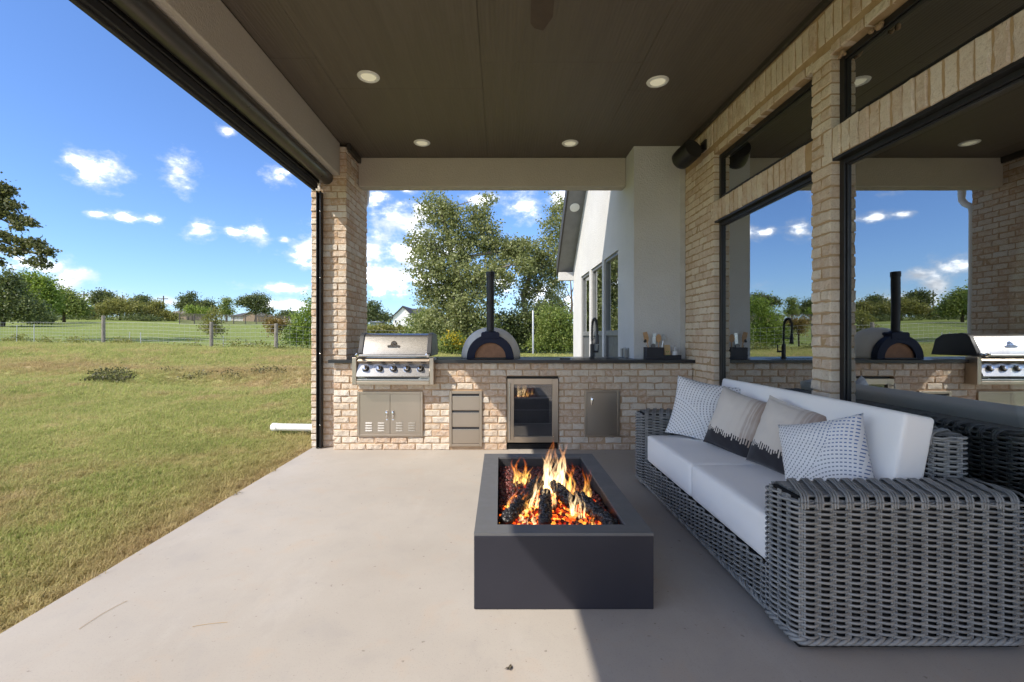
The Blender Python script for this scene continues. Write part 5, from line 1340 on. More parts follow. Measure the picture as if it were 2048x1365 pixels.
solo('dead_leaf', dl_, simple('dead_leaf', (0.12, 0.10, 0.07), 0.9), 'curled dead leaf on the slab near the viewer in front of the fire pit', 'leaf', q0)
# ------------------------------------------------------------------ landscape
def ground_hit(x, y, lo=6.0, hi=160.0):
    """where a sight line through a photo pixel meets the ground"""
    prev = None
    for d in np.arange(lo, hi, 0.25):
        p = px(x, y, d)
        if p.z <= ground_at(p.x, d): return Vector((p.x, d, ground_at(p.x, d)))
    p = px(x, y, hi); return Vector((p.x, hi, ground_at(p.x, hi)))
def on_ground(x, d):
    X = (x - 1000) * d / 911; return Vector((X, d, ground_at(X, d)))

def leaf_cloud(lobes, n, size, seed, clump=14, spread=0.5, flat=0.35):
    """lobes: (centre, radii) -> leaf-sized faces gathered in twig clumps"""
    g = np.random.default_rng(seed); vol = np.array([(r[0] * r[1] * r[2]) ** 0.72 for _, r in lobes]); cnt = np.maximum(2, (vol / vol.sum() * n / clump).astype(int))
    C = []
    for (c_, r), k in zip(lobes, cnt):
        u = g.normal(size=(k, 3)); u /= np.linalg.norm(u, axis=1, keepdims=True); rad = g.uniform(0.25, 1.0, (k, 1)) ** 0.5
        rad *= 1 + 0.22 * g.normal(size=(k, 1)); C.append(np.array(c_) + u * rad * np.array(r))
    C = np.concatenate(C); base = size * 2.6 * spread
    L = np.repeat(C, clump, 0) + g.normal(size=(len(C) * clump, 3)) * base * np.array([1, 1, 0.7]) * g.uniform(0.6, 1.3, (len(C) * clump, 1))
    N = len(L); nrm = g.normal(size=(N, 3)); nrm[:, 2] += flat; nrm /= np.linalg.norm(nrm, axis=1, keepdims=True)
    t = g.normal(size=(N, 3)); t -= nrm * (t * nrm).sum(1, keepdims=True); t /= np.linalg.norm(t, axis=1, keepdims=True); b = np.cross(nrm, t)
    s = size * g.uniform(0.55, 1.25, (N, 1)); w = s * g.uniform(0.34, 0.52, (N, 1))
    V = np.stack([L - t * s * 0.5, L + b * w - t * s * 0.05 + nrm * s * 0.08, L + t * s * 0.55, L - b * w - t * s * 0.05 + nrm * s * 0.08], 1).reshape(-1, 3)
    F = np.arange(N * 4).reshape(-1, 4); return V, F, C
def tree(name, label, cat, base, lobes, leaf, n, size, trunk=None, bark='bark', group=None, limbs=True, r0=0.2, seed=1, clump=14, twigs=60, spread=0.5):
    base = Vector(base); t = thing(name, label, cat, base, group)
    V, F, C = leaf_cloud(lobes, n, size, seed, clump, spread)
    put('crown', mesh_np('crown', V - np.array(base), F), M[leaf], t)
    if trunk:
        rr = random.Random(seed); mb = MB(); P = [Vector(p) for p in trunk]
        k = len(P); mb.tube(P, [r0 * (1 - 0.7 * i / (k - 1)) for i in range(k)], 9)
        if limbs:
            for (c_, r) in lobes:
                c_ = Vector(c_); best = min(range(1, k), key=lambda i: (P[i] - c_).length + (1.5 if P[i].z > c_.z else 0)); a = P[best]
                L = (c_ - a).length
                if L < 0.3: continue
                mid = a.lerp(c_, 0.5) + Vector((rr.uniform(-.1, .1), rr.uniform(-.1, .1), rr.uniform(0.02, .14))) * L
                lp_ = [a, a.lerp(mid, .55), mid, mid.lerp(c_, .55) + Vector((0, 0, .03 * L)), c_]
                ra = r0 * (1 - 0.7 * best / (k - 1)) * 0.6; mb.tube(lp_, [ra, ra * .8, ra * .6, ra * .42, ra * .22], 7)
                for _ in range(max(1, twigs // len(lobes))):
                    e = C[rr.randrange(len(C))]; e = Vector(e)
                    if (e - c_).length < max(r) * 1.5:
                        s_ = mid.lerp(c_, rr.uniform(0.2, 1)); m2 = s_.lerp(e, .5) + Vector((rr.uniform(-.08, .08), rr.uniform(-.08, .08), rr.uniform(0, .1))) * (e - s_).length
                        mb.tube([s_, m2, e], [ra * .22, ra * .15, ra * .06], 5)
        part('trunk', mb, M[bark], t, smooth='full')
    return t
def plobes(L, d, deep=0.8):
    """crown lobes given as photo pixels (x, y, half width, half height[, nearer/farther]) on a tree at depth d"""
    out = []
    for q in L:
        dd = d + (q[4] if len(q) > 4 else 0); c_ = px(q[0], q[1], dd); w, h = q[2] * dd / 911, q[3] * dd / 911
        out.append((tuple(c_), (w, max(0.3, deep * (w + h) / 2), h)))
    return out
def pts_px(L, d): return [px(x, y, d + (z[0] if z else 0)) for x, y, *z in L]

# the big tree behind the oven
D = 27.0; b0 = on_ground(935, D)
tree('large_tree', 'large broad olive green tree with open branching crown behind the pizza oven', 'tree', b0,
     plobes([(872, 412, 34, 26), (890, 440, 42, 34), (845, 492, 34, 34, -1), (862, 540, 46, 36, -1.5), (905, 500, 48, 44), (955, 428, 26, 26, 1), (978, 398, 15, 12, 1), (962, 470, 42, 38, 1), (930, 560, 58, 44, -1), (1000, 505, 40, 34, 1), (990, 560, 42, 40), (1035, 500, 34, 26, 1), (1045, 530, 24, 22, 0), (880, 595, 42, 34, -1), (925, 620, 58, 44, -1.5), (880, 650, 48, 34, -2), (950, 660, 52, 34, -1.5), (850, 575, 16, 20, -1)], D),
     'leaf_big', 46000, 0.135, [b0, px(933, 640, D), px(922, 580, D), px(905, 520, D), px(892, 460, D), px(882, 420, D)], 'bark', None, True, 0.30, 3, 24, 150, 0.6)
b1 = on_ground(1062, D + 2)
tree('leaning_tree', 'leaning grey limbed tree arching toward the grey house wing', 'tree', b1,
     plobes([(1060, 515, 34, 30), (1095, 500, 30, 34), (1080, 545, 40, 26), (1112, 545, 22, 28), (1112, 450, 24, 34), (1122, 410, 18, 22), (1062, 570, 26, 22), (1108, 590, 20, 34), (1125, 620, 16, 26), (1048, 600, 18, 26), (1090, 625, 26, 26)], D + 2),
     'leaf_big', 17000, 0.13, [b1, px(1052, 640, D + 2), px(1046, 590, D + 2), px(1062, 545, D + 2), px(1100, 520, D + 2), px(1130, 470, D + 2)], 'bark', None, True, 0.22, 9, 20, 110, 0.62)
D2 = 28.0; b2 = on_ground(1142, D2)
mb = MB(); tr = pts_px([(1142, 712), (1141, 660), (1144, 610), (1141, 560)], D2); mb.tube(tr, [0.10, 0.085, 0.07, 0.03], 8)
for a, c_ in (((1143, 625), (1122, 590)), ((1141, 655), (1118, 640)), ((1142, 640), (1128, 610)), ((1143, 600), (1130, 570)), ((1142, 590), (1152, 560))):
    A, Cc = px(*a, D2), px(*c_, D2); mb.tube([A, A.lerp(Cc, .5) + Vector((0, .1, -.05)), Cc], [0.035, 0.025, 0.010], 6)
solo('bare_tree', mb, M['bark_dark'], 'thin leafless dead tree at the corner of the grey house wing', 'tree', b2, smooth='full')
def bush(label, lob, d, leaf, n, size, seed, name='bush', group='shrubs along the back fence', cat='bush', x0=None, spread=0.6):
    n = int(n * 1.9); size *= 0.74
    L = plobes(lob, d); b = on_ground(x0 if x0 else lob[0][0], d)
    tk = [b, Vector(L[0][0]) + Vector((0, 0, -0.3 * L[0][1][2])), Vector(L[0][0])] if L[0][0][2] > b.z else None
    return tree(name, label, cat, b, L, leaf, n, size, tk, 'bark_dark', group, True, 0.05, seed, 12, 24, spread)
bush('yellow green scrub beside the brick column', [(760, 668, 26, 18), (800, 672, 26, 17), (745, 690, 18, 14)], 30, 'leaf_olive', 4200, 0.17, 31)
bush('tall bright shrub in front of the white house', [(838, 655, 24, 28), (852, 640, 18, 26), (868, 668, 22, 26), (830, 678, 26, 20)], 29, 'leaf_mid', 4600, 0.16, 32)
bush('dark low thicket behind the grill lid', [(800, 692, 40, 14), (848, 695, 30, 12)], 27, 'leaf_dark', 2600, 0.15, 33)
bush('yellow flowering bush beside the oven dome', [(906, 685, 20, 17), (925, 692, 16, 13), (892, 692, 12, 11)], 23.5, 'leaf_mid', 2600, 0.12, 34)
fl_ = plobes([(906, 680, 19, 14), (922, 690, 13, 9)], 23.3)
Vv, Ff, _ = leaf_cloud(fl_, 420, 0.10, 35, 5, 0.5); t_ = [o for o in bpy.data.objects if o.get('label', '').startswith('yellow flowering')][0]
put('blossom', mesh_np('blossom', Vv - np.array(t_.location), Ff), M['flower'], t_)
bush('dense dark thicket under the leaning tree', [(1050, 655, 40, 36), (1085, 640, 30, 34), (1030, 685, 34, 22), (1010, 650, 26, 30)], 27, 'leaf_dark', 7000, 0.16, 36)
bush('leafy green thicket by the corner of the grey wing', [(1105, 650, 30, 38), (1130, 660, 22, 36), (1090, 685, 34, 20), (1128, 690, 24, 18)], 25.5, 'leaf_mid', 6500, 0.15, 37)
bush('ivy green clump behind the oven chimney', [(970, 668, 28, 30), (945, 690, 26, 18), (990, 690, 24, 18)], 25.5, 'leaf_mid', 3800, 0.15, 38)
bush('airy light green willow bush beside the brick column on the lawn side', [(612, 640, 24, 28), (628, 615, 16, 22), (600, 665, 26, 20), (625, 670, 26, 24), (590, 680, 20, 12)], 26, 'leaf_bright', 4200, 0.13, 40, 'willow_bush', None, 'bush', 615, 0.9)
bush('small rusty tipped sapling at the middle fence post', [(424, 640, 10, 9), (420, 655, 12, 9), (432, 660, 9, 7), (428, 628, 5, 6)], 25, 'leaf_olive', 900, 0.13, 41, 'sapling', 'saplings along the wire fence', 'sapling', 424, 0.8)
bush('small reddish sapling at the fence post near the column', [(552, 648, 14, 7), (542, 644, 8, 5), (562, 646, 8, 5), (550, 660, 9, 7)], 25.5, 'autumn', 800, 0.13, 42, 'sapling', 'saplings along the wire fence', 'sapling', 552, 0.8)

# trees round the far field
def far_tree(label, lob, d, leaf, n, size, seed, trunk_x=None, name='field_tree', spread=0.62):
    n = int(n * 2.2); size *= 0.66
    tx = trunk_x if trunk_x else lob[0][0]; b = on_ground(tx, d); L = plobes(lob, d)
    top = max(L, key=lambda q: q[0][2])[0]
    return tree(name, label, 'tree', b, L, leaf, n, size, [b, b.lerp(Vector(top), .35), b.lerp(Vector(top), .7), Vector(top)], 'bark_dark', 'trees around the far field', True, 0.22, seed, 12, 30, spread)
far_tree('dark conifer leaning into the photo edge under the pine branches', [(10, 575, 34, 26), (-10, 610, 46, 30), (35, 612, 36, 26), (65, 622, 30, 18), (18, 560, 16, 16)], 52, 'leaf_dark', 5200, 0.36, 50, 5)
far_tree('bright lime green round tree behind the dark conifer', [(62, 565, 26, 22), (90, 580, 22, 24), (45, 580, 22, 22), (100, 605, 16, 24), (70, 600, 30, 24)], 62, 'leaf_bright', 6000, 0.38, 51, 75)
far_tree('medium green tree stepping down behind the lime tree', [(128, 598, 22, 18), (148, 610, 20, 16), (112, 615, 24, 16), (160, 620, 18, 12)], 70, 'leaf_mid', 4200, 0.40, 52)
far_tree('dome shaped dark tree beside the first utility pole', [(205, 594, 17, 11), (195, 604, 14, 10), (220, 604, 12, 10)], 95, 'leaf_dark', 2200, 0.5, 53)
far_tree('wide olive bush mass under the dome shaped tree', [(240, 612, 26, 14), (215, 620, 22, 12), (265, 618, 22, 12), (190, 624, 20, 9)], 88, 'leaf_olive', 3800, 0.45, 54)
far_tree('loose grey green tree beside the middle utility pole', [(285, 602, 14, 9), (272, 608, 12, 8), (298, 612, 9, 7)], 108, 'leaf_dark', 1500, 0.5, 55)
far_tree('low yellow green bush before the third utility pole', [(312, 612, 14, 9), (298, 624, 20, 9), (325, 628, 16, 7), (345, 634, 14, 5)], 92, 'leaf_olive', 2200, 0.45, 56)
far_tree('tall dark oak at the end of the wooden fence', [(376, 600, 14, 11), (368, 612, 14, 10), (388, 612, 14, 12), (385, 590, 6, 5)], 112, 'leaf_dark', 2200, 0.5, 57)
far_tree('round topped dark oak behind the wooden fence', [(412, 612, 16, 11), (426, 620, 14, 9), (400, 620, 12, 8)], 112, 'leaf_dark', 1900, 0.5, 58)
far_tree('yellow green garden tree just behind the wooden fence', [(385, 622, 14, 9), (408, 625, 12, 8)], 104, 'leaf_bright', 1100, 0.42, 59)
far_tree('slim upright pine behind the wooden fence', [(453, 604, 8, 7), (451, 614, 8, 7), (455, 624, 12, 8), (446, 626, 8, 6)], 106, 'leaf_mid', 1300, 0.42, 60)
far_tree('broad spreading oak with open crown above the house roofs', [(495, 602, 18, 9), (515, 598, 18, 10), (528, 606, 12, 9), (482, 606, 12, 7), (506, 612, 16, 9), (535, 622, 14, 9), (515, 620, 10, 8)], 116, 'leaf_dark', 2600, 0.55, 61, 510)
far_tree('small dark tree at the far end of the wooden fence', [(574, 628, 14, 6), (585, 632, 12, 5), (562, 633, 10, 4)], 122, 'leaf_dark', 900, 0.5, 62)
far_tree('hazy dark tree beside the column left of the white house', [(745, 618, 16, 14), (762, 634, 18, 10), (735, 634, 18, 14), (775, 640, 12, 7)], 100, 'leaf_dark', 2300, 0.5, 63)
far_tree('dark shrub standing in the open field behind the woven wire', [(75, 637, 24, 8), (95, 639, 14, 6), (62, 641, 14, 5)], 60, 'leaf_dark', 1300, 0.3, 64, None, 'field_shrub')
hr = []
for k in range(70):
    x_ = random.uniform(-40, 350); d_ = random.uniform(84, 100) - 0.10 * max(0, 150 - x_); p_ = on_ground(x_, d_); h_ = random.uniform(0.5, 1.3); hr.append(((p_.x, p_.y, p_.z + h_ * 0.6), (random.uniform(1.2, 2.6), 1.2, h_)))
for k in range(34):
    x_ = random.uniform(735, 880); p_ = on_ground(x_, random.uniform(33, 44)); h_ = random.uniform(0.4, 0.8); hr.append(((p_.x, p_.y, p_.z + h_ * 0.6), (random.uniform(0.6, 1.2), 0.7, h_)))
Vv, Ff, _ = leaf_cloud(hr, 15000, 0.26, 77, 12, 0.6)
o = put('hedgerow', mesh_np('hedgerow', Vv, Ff), M['leaf_dark']); tag(o, 'tangled hedgerow undergrowth along the field edges beneath the trees', 'hedgerow', kind='stuff')
# the pine outside the frame whose branches reach in
D3 = 27.0; bp = on_ground(-95, D3)
pine = thing('pine_tree', 'tall pine whose long drooping branches reach into the sky at the photo edge', 'pine tree', bp)
mb = MB(); tp = [bp, px(-95, 560, D3), px(-90, 450, D3), px(-88, 340, D3), px(-85, 240, D3)]; mb.tube(tp, [0.32, 0.28, 0.22, 0.15, 0.06], 10)
PL = []
def pbranch(pts, ra, tuft):
    P = pts_px(pts, D3); mb.tube(P, [ra * (1 - 0.75 * i / (len(P) - 1)) for i in range(len(P))], 7)
    for (x, y, w, h) in tuft: PL.append((x, y, w, h))
pbranch([(-90, 470), (-40, 472), (10, 485), (50, 502), (85, 512), (100, 508)], 0.09, [(98, 503, 8, 9), (88, 505, 7, 8), (62, 484, 18, 7), (75, 490, 14, 7), (50, 492, 10, 5), (85, 522, 8, 5), (70, 528, 8, 4), (20, 478, 14, 6), (40, 500, 9, 4)])
pbranch([(-30, 480), (5, 498), (30, 510), (55, 526), (85, 530)], 0.05, [(86, 531, 7, 4), (62, 524, 8, 4), (30, 505, 10, 5), (12, 500, 10, 5), (-10, 495, 14, 7)])
pbranch([(-90, 420), (-30, 425), (5, 440), (30, 452), (55, 448)], 0.07, [(58, 446, 10, 9), (45, 440, 12, 7), (28, 436, 12, 7), (10, 432, 12, 7), (40, 456, 10, 4), (-10, 425, 16, 8)])
pbranch([(-90, 400), (-20, 400), (10, 410), (35, 412)], 0.05, [(36, 412, 7, 5), (20, 404, 8, 6), (28, 420, 10, 4), (5, 412, 10, 6)])
pbranch([(-90, 385), (-30, 375), (0, 385), (15, 388)], 0.06, [(8, 385, 14, 14), (0, 400, 14, 14), (18, 378, 7, 7), (-15, 385, 16, 14), (4, 372, 8, 5)])
pbranch([(-90, 520), (-30, 515), (0, 525)], 0.05, [(2, 527, 5, 5), (-15, 520, 12, 8), (-40, 515, 18, 10), (5, 470, 12, 7), (-25, 465, 18, 9)])
for k in range(30): PL.append((random.uniform(-190, -36), random.uniform(230, 520), random.uniform(12, 20), random.uniform(5, 9)))
Vv, Ff, Cc = leaf_cloud(plobes(PL, D3, 1.0), 17000, 0.17, 71, 18, 0.36, 0.8)
# needles are narrow
put('crown', mesh_np('crown', Vv - np.array(bp), Ff), M['needle'], pine)
for i in range(0, len(Cc), 5):
    e = Vector(Cc[i]); a = Vector((e.x - 0.5, e.y, e.z - 0.10)); mb.tube([a, e], [0.014, 0.006], 4)
part('trunk', mb, M['bark_dark'], pine, smooth='full')

# ------------------------------------------------------------------ wire fence
fence = thing('wire_fence', 'woven wire field fence on grey wooden posts across the lawn', 'fence', ground_hit(423, 697))
FP = [(-330, 668, 60), (-40, 681, 58), (207, 690, 58), (423, 697.5, 53), (552, 701, 53), (700, 704, 46), (873.5, 706.5, 42), (985, 707, 34), (1101, 707, 30), (1250, 707, 30)]
hits = []
for (x, y, hpx) in FP:
    g_ = ground_hit(x, y); hits.append((g_, hpx * g_.y / 911))
for (g_, h_), (x, y, _) in zip(hits, FP):
    r_ = 0.085 if x < 800 else 0.06
    part('post', MB().lathe([(r_, -0.3), (r_, h_ * 0.5), (r_ * 0.94, h_ - 0.02), (r_ * 0.7, h_)], g_, (0.01 * random.uniform(-1, 1), 0, 1), 12), M['post_wood'], fence, smooth=True)
wm = MB()
for (a, ha), (b, hb) in zip(hits, hits[1:]):
    L = (b - a).length; n_ = max(2, int(L / 0.32)); hw = min(ha, hb, 1.2)
    def gp(t, z): x_, y_ = a.x + (b.x - a.x) * t, a.y + (b.y - a.y) * t; return Vector((x_, y_, ground_at(x_, y_) + z))
    for r_ in range(7):
        z_ = 0.08 + (hw - 0.1) * r_ / 6; wm.tube([gp(t, z_ - 0.02 * math.sin(math.pi * t)) for t in np.linspace(0, 1, 9)], 0.0042 if r_ < 6 else 0.006, 4, caps=False)
    for i in range(1, n_): wm.tube([gp(i / n_, 0.08), gp(i / n_, hw - 0.03)], 0.0034, 4, caps=False)
o = part('wire_mesh', wm, M['wire'], fence); o['kind'] = 'stuff'
for (x, y, hpx) in ((33, 685, 34), (68, 685, 36), (258, 690, 26), (282, 691, 26), (447, 698, 26)):
    g_ = ground_hit(x, y); part('metal_stake', MB().tube([g_ - Vector((0, 0, .2)), g_ + Vector((random.uniform(-.08, .08), 0, hpx * g_.y / 911))], 0.02, 6), M['wire'], fence)
# weeds along the foot of the fence
wl = []
for (a, ha), (b, hb) in zip(hits, hits[1:]):
    for i in range(int((b - a).length * 3.0)):
        t = random.random(); p = a.lerp(b, t); p.z = ground_at(p.x, p.y); s_ = random.choice((0.07, 0.1, 0.14, 0.24)); wl.append(((p.x, p.y + random.uniform(-.25, .25), p.z + s_ * 0.7), (s_ * 1.6, s_, s_)))
Vv, Ff, _ = leaf_cloud(wl, 9000, 0.085, 81, 10, 0.6)
o = put('fence_weeds', mesh_np('fence_weeds', Vv, Ff), M['leaf_olive']); tag(o, 'straggling weeds growing along the foot of the wire fence', 'weeds', kind='stuff')
# weedy hump in the swale
hp = [((-9.5 + random.uniform(-.5, .5), 11.2 + random.uniform(-.4, .3), 0), (0.2, 0.2, 0.10)) for _ in range(7)] + [((-7.6 + random.uniform(-1.6, 1.8), 12.2 + random.uniform(-.3, .4), 0), (0.3, 0.2, 0.03)) for _ in range(8)]
hp = [((c_[0], c_[1], ground_at(c_[0], c_[1]) + r[2] * .5), r) for c_, r in hp]
Vv, Ff, _ = leaf_cloud(hp, 2400, 0.05, 82, 10, 0.6)
o = put('weed_patch', mesh_np('weed_patch', Vv, Ff), M['weed']); tag(o, 'dark brownish weeds on the small hump in the lawn swale', 'weeds', kind='stuff')

# steel pipe standing behind the counter, plastic drain pipe on the lawn
g_ = ground_hit(1066, 711); hp_ = 89 * g_.y / 911
solo('steel_pipe', MB().lathe([(0.05, -0.2), (0.05, hp_ - 0.01), (0.045, hp_)], g_, (0, 0, 1), 12), M['wire'], 'tall galvanised pipe standing upright on the lawn behind the counter', 'pipe', g_, smooth=True)
pv = NT('pvc'); M['pvc'] = pv.done(pv.pbsdf(base=pv.ramp(pv.noise(8, 4, 0.6, pv.pos()), [(0.3, (0.74, 0.74, 0.72)), (0.7, (0.80, 0.80, 0.79))]), rough=0.4))
a, b = Vector((-1.98, 5.70, 0.035)), Vector((-2.91, 5.86, 0.015)); dr_ = (b - a).normalized()
pp = thing('drain_pipe', 'white plastic drain pipe lying on the lawn beside the column', 'pipe', a)
part('pipe', MB().tube([a, b], 0.046, 24), M['pvc'], pp, smooth=True)
part('end_cap', MB().lathe([(0.052, -0.06), (0.052, 0.012), (0.046, 0.02), (0.02, 0.024)], b, dr_, 24), M['pvc'], pp, smooth=True)

# ------------------------------------------------------------------ wooden fence, poles, houses
wf = thing('wooden_fence', 'weathered grey wooden privacy fence at the far side of the field', 'fence', ground_hit(470, 648))
ga, gb = ground_hit(358, 648, 60, 118), ground_hit(590, 649, 60, 124)
n_ = 150; pl = MB()
for i in range(n_):
    t = i / n_; p = ga.lerp(gb, t); p.z = ground_at(p.x, p.y); q = ga.lerp(gb, (i + 0.93) / n_); h_ = 1.78 + random.uniform(-.03, .03)
    pl.box(p.x, q.x, p.y, p.y + 0.02 + random.uniform(0, .02), p.z - 0.1, p.z + h_)
o = part('plank', pl, M['plank'], wf); o['kind'] = 'stuff'
for i in range(0, 11):
    p = ga.lerp(gb, i / 10); p.z = ground_at(p.x, p.y); part('fence_post', MB().box(p.x - .05, p.x + .05, p.y + 0.05, p.y + 0.15, p.z - .2, p.z + 1.7), M['plank'], wf)
for (x, ty, d, lab) in ((168, 583, 118, 'first wooden utility pole with crossarm rising above the round tree'), (245, 590, 128, 'plain utility pole between the tree tops in the middle distance'), (327, 592, 122, 'utility pole with crossarm beside the gap in the far trees')):
    b = on_ground(x, d); top = px(x, ty, d); t = thing('utility_pole', lab, 'utility pole', b, 'utility poles beyond the field')
    part('pole', MB().tube([b - Vector((0, 0, .5)), top], [0.19, 0.13], 10), M['bark_dark'], t, smooth=True)
    if x != 245:
        part('crossarm', MB().box(top.x - 1.2, top.x + 1.2, top.y - .08, top.y + .08, top.z - 0.9, top.z - 0.72), M['bark_dark'], t)
        for dx in (-1.1, -.5, .5, 1.1): part('insulator', MB().lathe([(.06, 0), (.05, .2), (.02, .28)], (top.x + dx, top.y, top.z - .72), (0, 0, 1), 8), M['white_paint'], t)
shing = simple('dark_shingle', (0.055, 0.056, 0.065), 0.9, var=0.2, scale=3); tanw = simple('tan_siding', (0.42, 0.31, 0.21), 0.8); whw = simple('white_siding', (0.74, 0.74, 0.74), 0.7, var=0.03); tansh = simple('tan_shingle', (0.16, 0.14, 0.12), 0.9, var=0.2, scale=3)
dwin = simple('dark_window', (0.03, 0.035, 0.04), 0.1)
def house(label, x0, x1, d, base_y, eave_y, ridge_y, wall_m, roof_m, gable=True, depth=9.0, wins=()):
    A, Bq = px(x0, base_y, d), px(x1, base_y, d); ze, zr = px(0, eave_y, d).z, px(0, ridge_y, d).z; zb = min(ground_at(A.x, d), ground_at(Bq.x, d), A.z) - 0.3
    t = thing('far_house', label, 'house', (A.x, d, zb), 'houses beyond the field')
    xm = (A.x + Bq.x) / 2
    part('wall', MB().box(A.x, Bq.x, d, d + depth, zb, ze), wall_m, t)
    if gable:
        part('gable', MB().prism([(A.x, d, ze), (Bq.x, d, ze), (xm, d, zr - 0.1)], (0, depth, 0)), wall_m, t)
        rf = MB()
        for (xa, xb) in ((A.x - .4, xm), (Bq.x + .4, xm)):
            k = (zr - ze) / (xm - A.x) * 0.4
            rf.prism([(xa, d - .35, ze - k + .02), (xb, d - .35, zr + .02), (xb, d - .35, zr + .22), (xa, d - .35, ze - k + .22)], (0, depth + .7, 0))
        part('roof', rf, roof_m, t)
    else:
        part('roof', MB().prism([(A.x - .5, d - .5, ze), (A.x - .5, d + depth + .5, ze), (A.x + 1.2, d + depth / 2, zr)], (0.01, 0, 0)).add([(A.x - .5, d - .5, ze), (Bq.x + .5, d - .5, ze), (Bq.x - 1.2, d + depth / 2, zr), (A.x + 1.2, d + depth / 2, zr), (A.x - .5, d + depth + .5, ze), (Bq.x + .5, d + depth + .5, ze)], [(0, 1, 2, 3), (1, 5, 2), (4, 3, 2, 5), (0, 3, 4), (0, 4, 5, 1)]), roof_m, t)
    for (wx0, wx1, wy0, wy1) in wins:
        a_, b_ = px(wx0, wy1, d), px(wx1, wy0, d); w_ = part('window', MB().box(a_.x, b_.x, d - 0.06, d - 0.002, a_.z, b_.z), whw, t)
        part('pane', MB().box(a_.x + .1, b_.x - .1, d - 0.075, d - 0.061, a_.z + .1, b_.z - .1), dwin, w_)
    return t
hw_ = house('white gabled farmhouse with dark roof seen past the grill', 786, 826, 92, 652, 634, 614, whw, shing, True, 11, ((789, 794, 640, 647), (797, 801, 641, 647)))
dd = 95; a_, b_ = px(826, 634, dd), px(872, 634, dd); zr, ze = px(0, 615, dd).z, px(0, 634, dd).z
part('wall', MB().box(a_.x - .3, b_.x, dd + 1, dd + 8, ze - 3.5, ze), whw, hw_)
part('roof', MB().prism([(a_.x - 2.0, dd + .4, ze), (a_.x - 2.0, dd + 8.6, ze), (a_.x - 2.0, dd + 4.5, zr)], (b_.x - a_.x + 2.5, 0, 0)), shing, hw_)
house('low tan house with hipped roof beyond the third utility pole', 336, 372, 118, 640, 628, 618, tanw, tansh, False, 8)
house('tan gable fronted house above the wooden fence', 486, 515, 124, 642, 632, 625, tanw, tansh, True, 10)
house('long grey roofed house joined behind the wooden fence', 462, 488, 128, 642, 633, 625, whw, shing, False, 8)
house('low white shed roofline at the far end of the wooden fence', 545, 582, 128, 642, 633, 630, whw, shing, False, 6)
house('small blue grey shed beside the column in the far trees', 740, 758, 96, 652, 645, 641, simple('blue_grey_metal', (0.30, 0.33, 0.38), 0.6), simple('blue_grey_roof', (0.20, 0.23, 0.28), 0.6), False, 5)

# ------------------------------------------------------------------ mown grass: blades scattered on the lawn
def clump_mesh():
    rr = random.Random(5); vs = []; fs = []
    for i in range(15):
        a = rr.uniform(0, 6.283); rad = rr.uniform(0, 0.045); x, y = rad * math.cos(a), rad * math.sin(a); h = rr.uniform(0.018, 0.045); ln_ = rr.uniform(0.01, 0.04); b = rr.uniform(0, 6.283)
        dx, dy = math.cos(b), math.sin(b); w = rr.uniform(0.0016, 0.0028); k = len(vs)
        vs += [(x - dy * w, y + dx * w, -0.004), (x + dy * w, y - dx * w, -0.004), (x + dx * ln_ * .4 + dy * w * .8, y + dy * ln_ * .4 - dx * w * .8, h * .7), (x + dx * ln_ * .4 - dy * w * .8, y + dy * ln_ * .4 + dx * w * .8, h * .7), (x + dx * ln_, y + dy * ln_, h)]
        fs += [(k, k + 1, k + 2, k + 3), (k + 3, k + 2, k + 4)]
    me = bpy.data.meshes.new('grass_clump'); me.from_pydata(vs, [], fs); me.materials.append(M['grass']); return me
clump = bpy.data.objects.new('grass_clump', clump_mesh())
def scatter(y0, y1, dens, sc):
    umax = 1.35; P = RNG.uniform(size=(int(dens * (y1 - y0) * (umax * y1 + 0.3 * y1)), 2)); Y = y0 + P[:, 0] * (y1 - y0); X = -umax * y1 + P[:, 1] * (umax + 0.3) * y1
    ok = (X > -umax * Y - 1.0) & (X < np.where(Y < 5.68, -2.012 + 0.02 * RNG.uniform(size=len(X)) ** 3, 0.28 * Y)) & ~((X > 1.3) & (Y < 9.3))
    X, Y = X[ok], Y[ok]; Z = terrain(X, Y); return np.stack([X, Y, np.where((X > -2.0) & (Y < 5.66), 0.0, Z)], 1), np.full(len(X), sc)
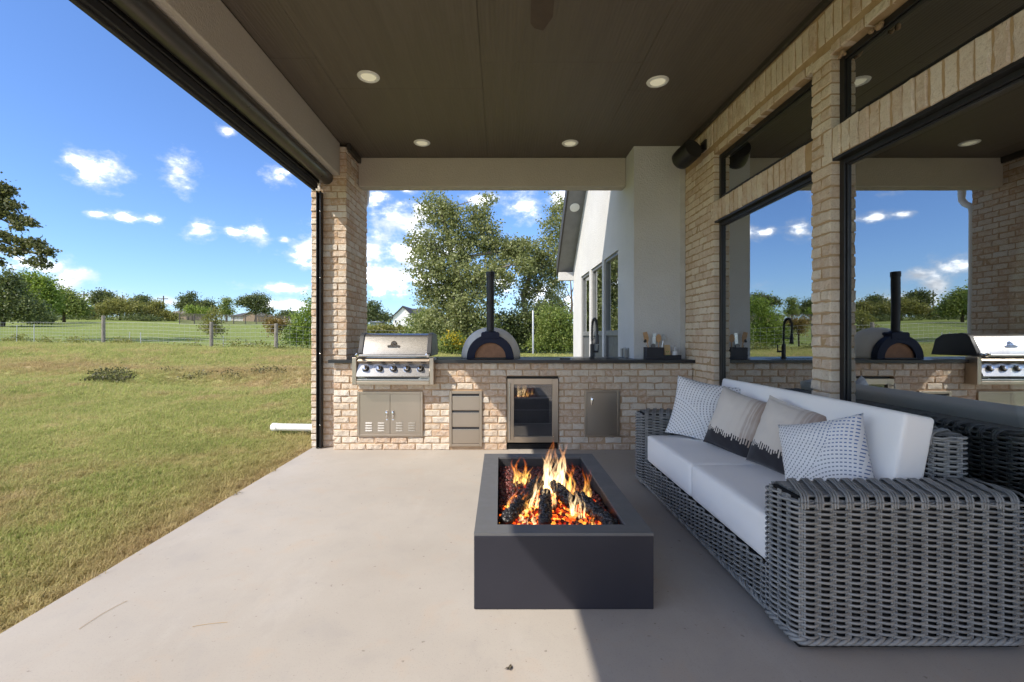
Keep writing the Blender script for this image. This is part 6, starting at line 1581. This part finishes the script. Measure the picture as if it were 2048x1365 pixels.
parts_ = [scatter(0.5, 3.2, 1500, 0.95), scatter(3.2, 5.7, 1100, 1.0), scatter(5.7, 9, 420, 1.35), scatter(9, 14, 170, 1.9), scatter(14, 24, 60, 2.7)]
PP = np.concatenate([p for p, s in parts_]); SC = np.concatenate([s for p, s in parts_]) * RNG.uniform(0.65, 1.3, len(PP))
me = bpy.data.meshes.new('grass'); me.vertices.add(len(PP)); me.vertices.foreach_set('co', PP.astype(np.float32).ravel()); me.update()
at = me.attributes.new('rot', 'FLOAT_VECTOR', 'POINT'); rv = np.stack([RNG.normal(0, .18, len(PP)), RNG.normal(0, .18, len(PP)), RNG.uniform(0, 6.28, len(PP))], 1); at.data.foreach_set('vector', rv.astype(np.float32).ravel())
at = me.attributes.new('scl', 'FLOAT', 'POINT'); at.data.foreach_set('value', SC.astype(np.float32))
go = bpy.data.objects.new('grass', me); COL.objects.link(go); me.materials.append(M['grass']); tag(go, 'mown patchy green and straw coloured grass of the lawn', 'grass', kind='stuff')
ng = bpy.data.node_groups.new('scatter_grass', 'GeometryNodeTree'); ng.interface.new_socket('Geometry', in_out='INPUT', socket_type='NodeSocketGeometry'); ng.interface.new_socket('Geometry', in_out='OUTPUT', socket_type='NodeSocketGeometry')
gi, gout = ng.nodes.new('NodeGroupInput'), ng.nodes.new('NodeGroupOutput'); io = ng.nodes.new('GeometryNodeInstanceOnPoints'); oi = ng.nodes.new('GeometryNodeObjectInfo'); oi.inputs[0].default_value = clump
ar = ng.nodes.new('GeometryNodeInputNamedAttribute'); ar.data_type = 'FLOAT_VECTOR'; ar.inputs[0].default_value = 'rot'; as_ = ng.nodes.new('GeometryNodeInputNamedAttribute'); as_.data_type = 'FLOAT'; as_.inputs[0].default_value = 'scl'
lk = ng.links.new; lk(gi.outputs[0], io.inputs['Points']); lk(oi.outputs['Geometry'], io.inputs['Instance']); lk(ar.outputs[0], io.inputs['Rotation']); lk(as_.outputs[0], io.inputs['Scale']); lk(io.outputs[0], gout.inputs[0])
md = go.modifiers.new('scatter', 'NODES'); md.node_group = ng
